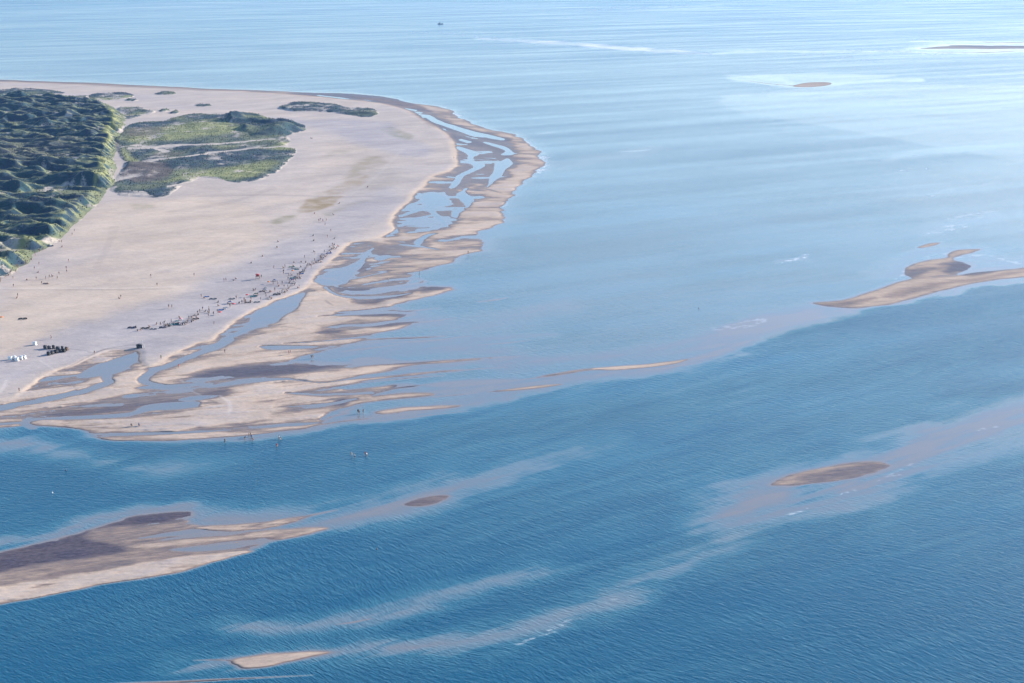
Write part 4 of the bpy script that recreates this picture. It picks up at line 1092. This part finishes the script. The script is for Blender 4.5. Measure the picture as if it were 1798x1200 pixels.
def beach_chair(c):
    """hooded wicker beach chair"""
    root = empty('beach_chair', (0, 0, 0)); m = paint(c + ' wicker', HUES[c], .8); lin = cloth('beige' if c == 'white' else 'denim')
    bm = bmesh.new(); box(bm, (0, 0, .22), (1.25, .85, .40), 0, .04); from_bm('base', bm, m, root)
    bm = bmesh.new(); box(bm, (0, -.10, .48), (1.05, .60, .12), 0, .04); from_bm('seat_cushion', bm, lin, root)
    prof = [(.36, .42), (.44, .80), (.46, 1.20), (.36, 1.52), (.12, 1.66), (-.16, 1.62), (-.30, 1.50)]
    bm = bmesh.new(); sheet(bm, [[(x, y, z) for x in (-.62, -.31, 0, .31, .62)] for y, z in prof], .05); h = from_bm('hood', bm, m, root)
    for s in (-1, 1):
        bm = bmesh.new(); vs = [bm.verts.new((s * .60, y, z)) for y, z in prof] + [bm.verts.new((s * .60, -.22, 1.10)), bm.verts.new((s * .60, -.10, .66)), bm.verts.new((s * .60, -.36, .62)), bm.verts.new((s * .60, -.38, .42))]
        f = bm.faces.new(vs); bm.normal_update(); bmesh.ops.solidify(bm, geom=[f], thickness=.04 * s); from_bm('side_panel', bm, m, root)
        bm = bmesh.new(); box(bm, (s * .57, -.25, .70), (.09, .36, .05), 0, .015); from_bm('armrest', bm, paint('pale wood', (.5, .38, .24)), root)
    bm = bmesh.new(); sheet(bm, [[(x, y - .07, z) for x in (-.52, 0, .52)] for y, z in prof[:4]], .04); from_bm('back_cushion', bm, lin, root)
    bm = bmesh.new(); box(bm, (-.28, -.50, .14), (.42, .30, .12), 0, .03); box(bm, (.28, -.50, .14), (.42, .30, .12), 0, .03); from_bm('footrest', bm, lin, root)
    return root
PROTO = {}
def gear(kind, c):
    mk = dict(w=windbreak, t=tent, u=parasol, c=beach_chair)[kind]
    if (kind, c) not in PROTO:
        PROTO[kind, c] = mk(c); return PROTO[kind, c]
    return copy_tree(PROTO[kind, c])
CATS = dict(w='windbreak', t='beach tent', u='parasol', c='beach chair')
GRP = dict(w='windbreaks among the beach visitors', t='beach tents among the visitors', u='parasols among the beach visitors')
for kind, c, px, py, rz, sc, lab in [
    ('w', 'blue', 577, 446, .3, 1.3, 'long blue windbreak near the top end of the crowd by the ridge'),
    ('t', 'blue', 566, 449, .2, 1.0, 'blue beach tent left of the long blue windbreak at the crowd top'),
    ('w', 'denim', 561, 458, .8, 1.0, 'grey-blue windbreak in the dense row along the beach ridge'),
    ('t', 'teal', 516, 472, .0, 1.2, 'teal beach tent set back from the crowd row, twin dark figures beside it'),
    ('w', 'teal', 521, 474, .1, 1.0, 'teal windbreak right beside the set back teal tent'),
    ('w', 'green', 511, 470, .1, 1.0, 'green windbreak left of the set back teal tent'),
    ('t', 'white', 533, 477, .5, .9, 'white beach tent in the middle of the dense crowd row'),
    ('t', 'navy', 530.5, 479.5, -.4, .9, 'navy beach tent touching the white tent in the dense row'),
    ('w', 'blue', 529, 482, .5, 1.0, 'blue windbreak below the navy tent in the dense row'),
    ('t', 'denim', 518, 489, .2, 1.1, 'grey-blue beach tent halfway along the crowd row'),
    ('w', 'teal', 514, 490, .1, 1.2, 'teal windbreak halfway along the crowd row'),
    ('u', 'purple', 512.8, 494.5, 0, .8, 'purple parasol beside a white tent in the crowd row'),
    ('t', 'white', 516, 497.5, .2, 1.0, 'white beach tent below the purple parasol'),
    ('t', 'white', 498, 514.5, .6, 1.0, 'white beach tent close to the beach ridge beside the blue pool head'),
    ('w', 'charcoal', 486, 518.5, .1, 1.4, 'charcoal windbreak left of the white tent by the pool head'),
    ('t', 'blue', 482, 494, 0, 1.0, 'blue beach tent standing alone on the open sand right of the red tower'),
    ('u', 'orange', 471.8, 499, 0, .8, 'orange parasol on the open sand below the red tower'),
    ('u', 'orange', 514, 479.5, 0, .8, 'orange parasol behind the crowd row below the teal tent'),
    ('t', 'blue', 464.5, 511, .1, 1.0, 'blue beach tent with a windbreak running off to its left'),
    ('w', 'navy', 460.5, 513, .1, 1.1, 'navy windbreak running left from a blue tent'),
    ('t', 'turquoise', 466, 506.5, .1, .7, 'small turquoise tent just above a blue tent'),
    ('t', 'green', 449, 519, .2, 1.2, 'green beach tent with a teal windbreak at its foot'),
    ('w', 'teal', 445, 522, .1, 1.3, 'teal windbreak at the foot of the green tent'),
    ('u', 'red', 434, 522, 0, .8, 'red parasol left of the green tent'),
    ('t', 'white', 469.4, 525.5, .4, .9, 'white beach tent nearest the long pool'),
    ('w', 'grey', 451, 532, .1, 1.2, 'grey windbreak low in the crowd near the long pool'),
    ('w', 'charcoal', 435, 532.5, .1, 1.2, 'charcoal windbreak between the blue tent and the long pool'),
    ('t', 'blue', 403.5, 533.8, .1, 1.3, 'large blue beach tent on its own near the middle of the crowd line'),
    ('w', 'grey', 407, 526, .1, 1.2, 'grey windbreak above the large blue tent'),
    ('u', 'red', 410, 538.5, 0, .9, 'red parasol right below the large blue tent'),
    ('w', 'blue', 388, 545.5, .1, 1.0, 'blue windbreak in the gap between the two crowds'),
    ('t', 'white', 394, 543, .2, .8, 'white beach tent in the gap between the two crowds'),
    ('u', 'red', 386, 553, 0, .9, 'red parasol lowest in the gap between the two crowds'),
    ('w', 'navy', 232, 577, .05, 1.5, 'navy windbreak at the far left end of the lower crowd'),
    ('w', 'charcoal', 255, 578.3, .05, 1.5, 'charcoal windbreak second from the left end of the lower crowd'),
    ('w', 'grey', 269, 579.3, .05, 1.2, 'grey windbreak below the left half of the lower crowd'),
    ('w', 'navy', 286, 576.5, .05, 1.2, 'navy windbreak in front of the cluster of sitters in the lower crowd'),
    ('t', 'turquoise', 310.7, 567.5, .2, 1.1, 'turquoise tent above the bright magenta tent'),
    ('w', 'teal', 306.5, 571.5, .1, 1.5, 'teal windbreak left of the bright magenta tent'),
    ('t', 'maroon', 313, 570.8, .1, 1.2, 'magenta-red beach tent in the middle of the lower crowd'),
    ('u', 'pink', 317.5, 564, 0, .8, 'pink parasol above the bright magenta tent'),
    ('t', 'white', 316, 562.5, .3, .8, 'white tent topmost above the bright magenta tent'),
    ('t', 'white', 323.6, 567, .5, 1.0, 'white beach tent right of the bright magenta tent'),
    ('w', 'charcoal', 343, 561.5, .3, 1.3, 'charcoal windbreak at the right end of the lower crowd'),
    ('w', 'grey', 374, 526.3, 0, 1.4, 'grey windbreak alone on the sand above the gap between crowds'),
    ('w', 'denim', 88, 433.5, .1, 1.5, 'grey-blue windbreak at the foot of the dunes'),
    ('t', 'white', 87, 432.5, .1, 1.1, 'white tent behind a grey-blue windbreak at the foot of the dunes'),
    ('w', 'navy', 80, 499, .0, 1.0, 'navy windbreak lowest among the visitors below the dunes'),
    ('w', 'blue', 363, 522, .05, .9, 'blue windbreak alone left of the grey one on open sand'),
    ('w', 'charcoal', 40, 561.5, .1, 1.5, 'charcoal windbreak alone on the wide sand at the left'),
    ('u', 'orange', 3, 562, 0, .9, 'orange parasol at the left edge of the wide sand'),
]:
    o = gear(kind, c); o.location = at(px, py); o.rotation_euler = (0, 0, rz); o.scale = (sc, sc, sc * .5) if kind == 'w' else (sc * .85,) * 3
    tag(o, lab, CATS[kind], GRP[kind])
for c, px, py, rz, lab in [
    ('charcoal', 80, 612.5, 2.6, 'dark hooded beach chair at the upper left end of the dark cluster'),
    ('charcoal', 87, 613.3, 2.4, 'dark hooded beach chair second along the upper row of the cluster'),
    ('black', 94.5, 612.5, 2.2, 'black hooded beach chair in the middle of the upper row of the cluster'),
    ('charcoal', 102, 614.5, 2.7, 'dark hooded beach chair next to the black one in the upper row'),
    ('charcoal', 110, 614.2, 2.0, 'dark hooded beach chair near the upper right end of the cluster'),
    ('brown', 117.5, 615.5, 2.5, 'brown hooded beach chair at the far right end of the dark cluster'),
    ('black', 112.5, 618.5, 2.6, 'black hooded beach chair below the right end of the dark cluster'),
    ('charcoal', 106, 618.5, 2.3, 'dark hooded beach chair beside the lower black one'),
    ('black', 99, 620.3, 2.6, 'black hooded beach chair in the middle of the lower row'),
    ('charcoal', 92.5, 622, 2.4, 'dark hooded beach chair second from the lower left end of the cluster'),
    ('black', 86, 624, 2.6, 'black hooded beach chair at the lower left end of the dark cluster'),
    ('white', 61.5, 606, 2.8, 'white hooded beach chair alone above the dark cluster'),
    ('white', 18.5, 632, 2.8, 'white hooded beach chair leftmost of the white group'),
    ('white', 26.5, 631, 2.5, 'white hooded beach chair above the front one in the white group'),
    ('white', 30, 634, 2.9, 'white hooded beach chair nearest the camera in the white group'),
    ('white', 38, 631, 2.7, 'white hooded beach chair right of the middle of the white group'),
    ('white', 44, 630, 2.4, 'white hooded beach chair rightmost of the white group'),
]:
    o = gear('c', c); o.location = at(px, py); o.rotation_euler = (0, 0, rz); o.scale = (1.1, 1.1, .82)
    tag(o, lab, 'beach chair', 'hooded beach chairs on the wide sand')

# lifeguard tower, cabin with mast, post
def lifeguard_tower():
    root = empty('lifeguard_tower', at(452.5, 491)); root.rotation_euler.z = .3
    red, wd = paint('red boards', (.55, .05, .05)), paint('grey timber', (.28, .24, .21))
    for sx in (-1, 1):
        for sy in (-1, 1):
            bm = bmesh.new(); rod(bm, (sx * .85, sy * .75, -.2), (sx * .68, sy * .60, 1.5), .07); from_bm('leg', bm, wd, root)
    bm = bmesh.new(); box(bm, (0, 0, 1.56), (1.9, 1.7, .12), 0, .02); from_bm('platform', bm, wd, root)
    bm = bmesh.new()
    for x, y, sx, sy in ((0, .62, 1.5, .06), (-.75, .1, .06, 1.0), (.75, .1, .06, 1.0), (0, -.38, 1.5, .06)): box(bm, (x, y, 1.98 if y > .3 or x else 1.84), (sx, sy, .72 if y > .3 or x else .44), 0, .01)
    from_bm('cabin', bm, red, root)
    bm = bmesh.new(); sheet(bm, [[(-.95, -.72, 2.42), (0, -.72, 2.66), (.95, -.72, 2.42)], [(-.95, .85, 2.42), (0, .85, 2.66), (.95, .85, 2.42)]], .06); from_bm('roof', bm, red, root)
    for sx in (-1, 1):
        bm = bmesh.new(); rod(bm, (sx * .72, -.40, 1.62), (sx * .72, -.40, 2.46), .04); from_bm('post', bm, paint('white paint', (.8, .8, .8)), root)
    bm = bmesh.new()
    for sx in (-.25, .25): rod(bm, (sx, -1.6, -.1), (sx, -.85, 1.6), .035)
    for k in range(5): rod(bm, (-.25, -1.45 + .14 * k, .22 + .32 * k), (.25, -1.45 + .14 * k, .22 + .32 * k), .025)
    from_bm('ladder', bm, wd, root)
    tag(root, 'small red lifeguard tower on timber legs standing on the open sand behind the crowd', 'lifeguard tower')
lifeguard_tower()
def beach_cabin():
    root = empty('beach_cabin', at(245, 611.5)); root.rotation_euler.z = .25
    dk = paint('tarred boards', (.022, .024, .032), .7)
    bm = bmesh.new(); box(bm, (0, 0, .78), (2.3, 1.5, 1.05), 0, .03); from_bm('wall', bm, dk, root)
    bm = bmesh.new(); sheet(bm, [[(-1.3, -.9, 1.28), (0, -.9, 1.62), (1.3, -.9, 1.28)], [(-1.3, .9, 1.28), (0, .9, 1.62), (1.3, .9, 1.28)]], .06); from_bm('roof', bm, paint('dark felt', (.03, .03, .04), .9), root)
    bm = bmesh.new(); box(bm, (.45, -.765, .72), (.62, .04, .86), 0, .01); d = from_bm('door', bm, paint('faded blue', (.05, .07, .12)), root)
    bm = bmesh.new(); rod(bm, (.25, -.80, .72), (.25, -.84, .72), .03); from_bm('handle', bm, paint('steel', (.5, .5, .5), .3, 1), d)
    bm = bmesh.new(); box(bm, (-.5, -.765, .90), (.6, .04, .36), 0, .01); w = from_bm('window', bm, paint('pane', (.05, .07, .09), .15), root)
    for sx in (-.7, .7):
        for sy in (-.72, .72):
            bm = bmesh.new(); rod(bm, (sx, sy - .08, .26), (sx, sy + .08, .26), .28, seg=16); wh = from_bm('wheel', bm, paint('rubber', (.02, .02, .02)), root)
    tag(root, 'small black cabin on wheels beside the tall pale mast above the triangular pool', 'cabin')
beach_cabin()
def mast(px, py, h, name, lab, cat, col, flag=None):
    root = empty(name, at(px, py)); bm = bmesh.new(); rod(bm, (0, 0, -.3), (0, 0, h), .11, .07); from_bm('pole', bm, paint(col[0], col[1]), root)
    bm = bmesh.new(); rod(bm, (0, 0, 0), (0, 0, .25), .22, .16); from_bm('base', bm, paint('grey timber', (.28, .24, .21)), root)
    bm = bmesh.new(); bmesh.ops.create_uvsphere(bm, u_segments=10, v_segments=6, radius=.10, matrix=Matrix.Translation((0, 0, h))); from_bm('cap', bm, paint('white paint', (.8, .8, .8)), root)
    tag(root, lab, cat)
mast(250, 612, 3.6, 'flagpole', 'tall thin pale mast beside the small black cabin', 'flagpole', ('pale steel', (.55, .55, .55)))
mast(253.5, 613, 1.6, 'marker_post', 'short pale post just right of the mast and cabin', 'post', ('pale steel', (.55, .55, .55)))
mast(736.3, 482.5, 2.2, 'marker_post', 'dark wooden post standing in the water where the sand finger ends', 'post', ('dark timber', (.05, .05, .06)))

# buoys and boat
def buoy(px, py, c, lab, s=1.0):
    v = at(px, py); root = empty('buoy', (v.x, v.y, 0)); root.scale = (s,) * 3
    bm = bmesh.new(); rod(bm, (0, 0, -.35), (0, 0, .30), .42, .40, 16); rod(bm, (0, 0, .30), (0, 0, .75), .40, .14, 16); from_bm('float', bm, paint(c + ' plastic', HUES[c], .4), root)
    bm = bmesh.new(); rod(bm, (0, 0, .75), (0, 0, 1.35), .045); from_bm('staff', bm, paint('steel', (.5, .5, .5), .3, 1), root)
    bm = bmesh.new(); bmesh.ops.create_uvsphere(bm, u_segments=12, v_segments=8, radius=.17, matrix=Matrix.Translation((0, 0, 1.42))); from_bm('topmark', bm, paint(c + ' plastic', HUES[c], .4), root)
    tag(root, lab, 'buoy', 'buoys in the shallows')
buoy(92, 866, 'white', 'white buoy floating above the dark mussel bank at the left', .4)
buoy(662, 965, 'charcoal', 'dark buoy in the deep blue channel below the left sandbank', .45)
buoy(1227, 542, 'charcoal', 'dark buoy alone in the pale water left of the long right sandbank', .55)
buoy(116, 827, 'navy', 'low navy buoy off the low sandbar at the left', .5)
def boat(px, py):
    v = at(px, py); root = empty('fishing_boat', (v.x, v.y, 0)); root.rotation_euler.z = R(8); root.scale = (1.15,) * 3
    dk, wh, gl = paint('blue-grey hull', (.10, .13, .17), .5), paint('cabin paint', (.34, .37, .40), .5), paint('pane', (.05, .07, .09), .15)
    bm = bmesh.new(); secs = []
    for x, w, top, keel in ((-5.2, 1.35, 1.25, -.3), (-4.0, 1.75, 1.15, -.6), (-1.5, 1.95, 1.1, -.8), (1.5, 1.85, 1.25, -.8), (3.6, 1.25, 1.65, -.6), (4.9, .55, 2.05, -.1), (5.6, .06, 2.3, .7)):
        secs.append([bm.verts.new((x, y, z)) for y, z in ((-w, top), (-w * .95, .35), (-w * .6, keel * .7), (0, keel), (w * .6, keel * .7), (w * .95, .35), (w, top))])
    for a, b in zip(secs[:-1], secs[1:]):
        for i in range(6): bm.faces.new((a[i], a[i + 1], b[i + 1], b[i]))
        bm.faces.new((a[6], a[0], b[0], b[6]))
    bm.faces.new(secs[0][::-1]); bm.faces.new(secs[-1]); bmesh.ops.recalc_face_normals(bm, faces=bm.faces); from_bm('hull', bm, dk, root)
    bm = bmesh.new(); box(bm, (-1.8, 0, 2.15), (2.8, 2.2, 2.0), 0, .06, .94); box(bm, (-1.8, 0, 3.2), (3.1, 2.5, .12), 0, .02); ho = from_bm('wheelhouse', bm, wh, root)
    for y in (-1.09, 1.09):
        bm = bmesh.new(); box(bm, (-1.8, y, 2.55), (1.8, .06, .55)); from_bm('window', bm, gl, ho)
    bm = bmesh.new(); box(bm, (-.42, 0, 2.55), (.06, 1.6, .55)); from_bm('window', bm, gl, ho)
    bm = bmesh.new(); rod(bm, (1.4, 0, 1.1), (1.4, 0, 5.6), .10, .06); from_bm('mast', bm, dk, root)
    for s in (-1, 1):
        bm = bmesh.new(); rod(bm, (1.4, s * .2, 1.6), (-1.2, s * 2.4, 4.6), .06); from_bm('boom', bm, dk, root)
    bm = bmesh.new()
    for s in (-1, 1):
        for a, b in (((-5.1, s * 1.3, 1.25), (-5.1, s * 1.3, 1.95)), ((-4, s * 1.68, 1.15), (-4, s * 1.68, 1.9)), ((-5.1, s * 1.3, 1.95), (-4, s * 1.68, 1.9)), ((3.6, s * 1.2, 1.65), (3.6, s * 1.2, 2.4)), ((3.6, s * 1.2, 2.4), (5.4, s * .1, 2.95))): rod(bm, a, b, .04)
    from_bm('railing', bm, wh, root)
    tag(root, 'small dark fishing boat far out on the open sea at the top', 'boat')
boat(773, 43)

# ------------------------------------------------------------------ the crowd on the beach
CROWD = {
 'at the north end of the crowd': ('north', '579,435 585,438 587,431 584,432.5 551,443 553,447.5 575,450 572,451.5 535,454.5 568,454.5 556,462 563,457 551,464 546,466.5 544,468 559,460 548,465 570,452.5 541,468 582,441 580,444.5 576,448 565,456 554,462.5'),
 'in the dense middle of the crowd': ('middle', '516,462 529,461.5 537,462 515,468 522,473.5 528,469.5 539,470 535,476 507,486 511.6,484 500.5,470.5 498,476.5 498,482.5 526,483.5 522.6,486 506,492 519.5,495 517,501.5 513,503.5 510,505.5 507,507.5 504,511.5 500.6,517 499,506 495,516 491,517.5 488,519 523,506.5 525.6,507 537,472 532,479 526,486 520,491 497,513 501,513.5'),
 'on open sand near the red tower': ('tower', '488,425.5 486.5,435.5 461,451 441,463 481,472.5 497.5,471.5 393.5,495 397,494.5 410,493.5 414,490.5 459,488.5 480,500.5 487,498.5 488.3,501.5 495.7,500 456,489.5'),
 'in the crowd near the long pool': ('south', '474,514 474,523.5 477,526 448.5,510 461,513 441,528 440,530 458,528.5 425,534 429,533.5 429,529.5 404.5,532 415,526 383,532 383,538 404,541 382,550 453,521 466,516 445,513 420,533.5'),
 'in the lower crowd left of magenta tent': ('lower', '238,576 248,580 242,582 275,570.5 289,567 294,572 295.6,573.8 291,572.5 298,574 301,573.8 288.5,575.5 262,575 282,573 304,569 297,571'),
 'in the lower crowd right of magenta tent': ('right', '315,558.5 320.5,571 327.6,568 329.4,565 336.5,558.5 341,555.5 348,554 345,561.5 339,564 336.5,566.5 356,545.5 367,545 367.7,550.5 375,554 366,557.5 376,571 353.5,523 358,524.3 325,571 332,562 351,550 361,548'),
 'close to the foot of the dunes': ('dunes', '120,402.5 130.7,407.5 127,414 104,424.5 108.5,427.5 109,434.5 67.7,440.5 75.8,440.5 69.8,443.5 62,447.5 62,450 55,456.5 50,457 48.4,462 46,464 43,465.5 30.6,469 32,472.5 29,471 22.8,475.5 21,479 27.8,479 9.3,489 18,482.5 15,484.5 1.8,493 .6,497'),
 'on the sand well below the dunes': ('below', '60.7,474 68.8,466 67,479.5 47.5,493 64,492 80.5,491 91.6,486 87,489.3 104,483 101,491 120.8,461 117.6,480 116.7,474 73.5,500 23.3,491 24,505 31.5,522 29.8,524.5 84,499.5'),
 'alone on the wide empty sand': ('empty', '265,488 276,503 209,525 212.5,524.5 341,486 296.5,541.5 302,541.8 90,596'),
 'on sand near the ochre algae patch': ('algae', '546,243.5 548,243.8 645.7,329.5 596,358 585,378 552.5,376 562.5,388 571,397 560,390 550,415 581,408 587.5,420 575,418 551,423.5 585,438 579,441 573,389 567,390.5'),
}
TOPS = ['navy', 'black', 'charcoal', 'denim', 'white', 'red', 'blue', 'grey', 'maroon', 'brown', 'teal', 'green', 'purple', 'beige', 'orange', 'yellow', 'pink', 'turquoise']
BOTS = ['black', 'navy', 'denim', 'charcoal', 'grey', 'brown']
WORD = dict(denim='grey-blue', maroon='dark red')
rnd = random.Random(5)
ridge = np.array([q for q in smooth_open([(x, y, 0) for x, y in BERM if 430 < y < 560], 6)])
extra = {'middle': '', 'south': '', 'lower': '', 'right': ''}
for k in range(26):
    x, y, _ = ridge[rnd.randrange(len(ridge))]
    x += rnd.uniform(-30, -9) - (y > 500) * 14; y += rnd.uniform(-3.5, 2.0) - 2
    extra['middle' if y < 505 else 'south'] += f' {x:.1f},{y:.1f}'
for k in range(6):
    x = rnd.uniform(262, 372); y = 578 - (x - 262) * .25 + rnd.uniform(-5, 3)
    extra['lower' if x < 310 else 'right'] += f' {x:.1f},{y:.1f}'
for place in CROWD: CROWD[place] = (CROWD[place][0], CROWD[place][1] + extra.get(CROWD[place][0], ''))
for place, (key, txt) in CROWD.items():
    combos = [(t, b, k) for k in ('sit', 'stand', 'walk') for t in TOPS for b in BOTS if t != b]
    rnd.shuffle(combos)
    weight = lambda c: (0 if c[0] in TOPS[:9] else rnd.random() * .9) - (.55 if c[0] in ('navy', 'black', 'charcoal') else 0) + (0 if c[2] == 'sit' else .25) + rnd.random() * .6
    combos.sort(key=weight)
    for k, q in enumerate(txt.split()):
        px, py = map(float, q.split(','))
        t, b, kd = combos[k]
        if key in ('dunes', 'below', 'empty') and rnd.random() < .6: kd = 'walk' if kd == 'sit' else kd
        doing = dict(sit='sitting', stand='standing', walk='walking')[kd]
        person(at(px, py), kd, t, b, f'{doing} person, {WORD.get(t, t)} top, {WORD.get(b, b)} shorts, {place}', 'beach visitors ' + place, rnd.uniform(0, 6.28), rnd.uniform(1.02, 1.12) * (1.12 if kd == 'sit' else 1.0), rnd.randrange(3))
print('people', PCOUNT[0])
# ------------------------------------------------------------------ air
def haze():
    me = bpy.data.meshes.new('haze'); bm = bmesh.new()
    lo = Vector((-45000, -9000, -4.0)); hi = Vector((45000, 52000, CAM_H + 6))
    bmesh.ops.create_cube(bm, size=1.0)
    for v in bm.verts:
        v.co = Vector((lo[k] + (hi[k] - lo[k]) * (v.co[k] + .5) for k in range(3)))
    bm.to_mesh(me); bm.free()
    m = bpy.data.materials.new('air'); m.use_nodes = True
    t = m.node_tree; t.nodes.clear()
    out = t.nodes.new('ShaderNodeOutputMaterial'); pv = t.nodes.new('ShaderNodeVolumePrincipled')
    pv.inputs['Color'].default_value = (*HAZE_C, 1); pv.inputs['Density'].default_value = HAZE_D
    pv.inputs['Anisotropy'].default_value = 0.25
    t.links.new(pv.outputs[0], out.inputs['Volume'])
    me.materials.append(m)
    o = link(bpy.data.objects.new('haze', me)); tag(o, kind='stuff')
HAZE_C = (.30, .56, 1.0)
HAZE_D = 0.5e-4
haze()
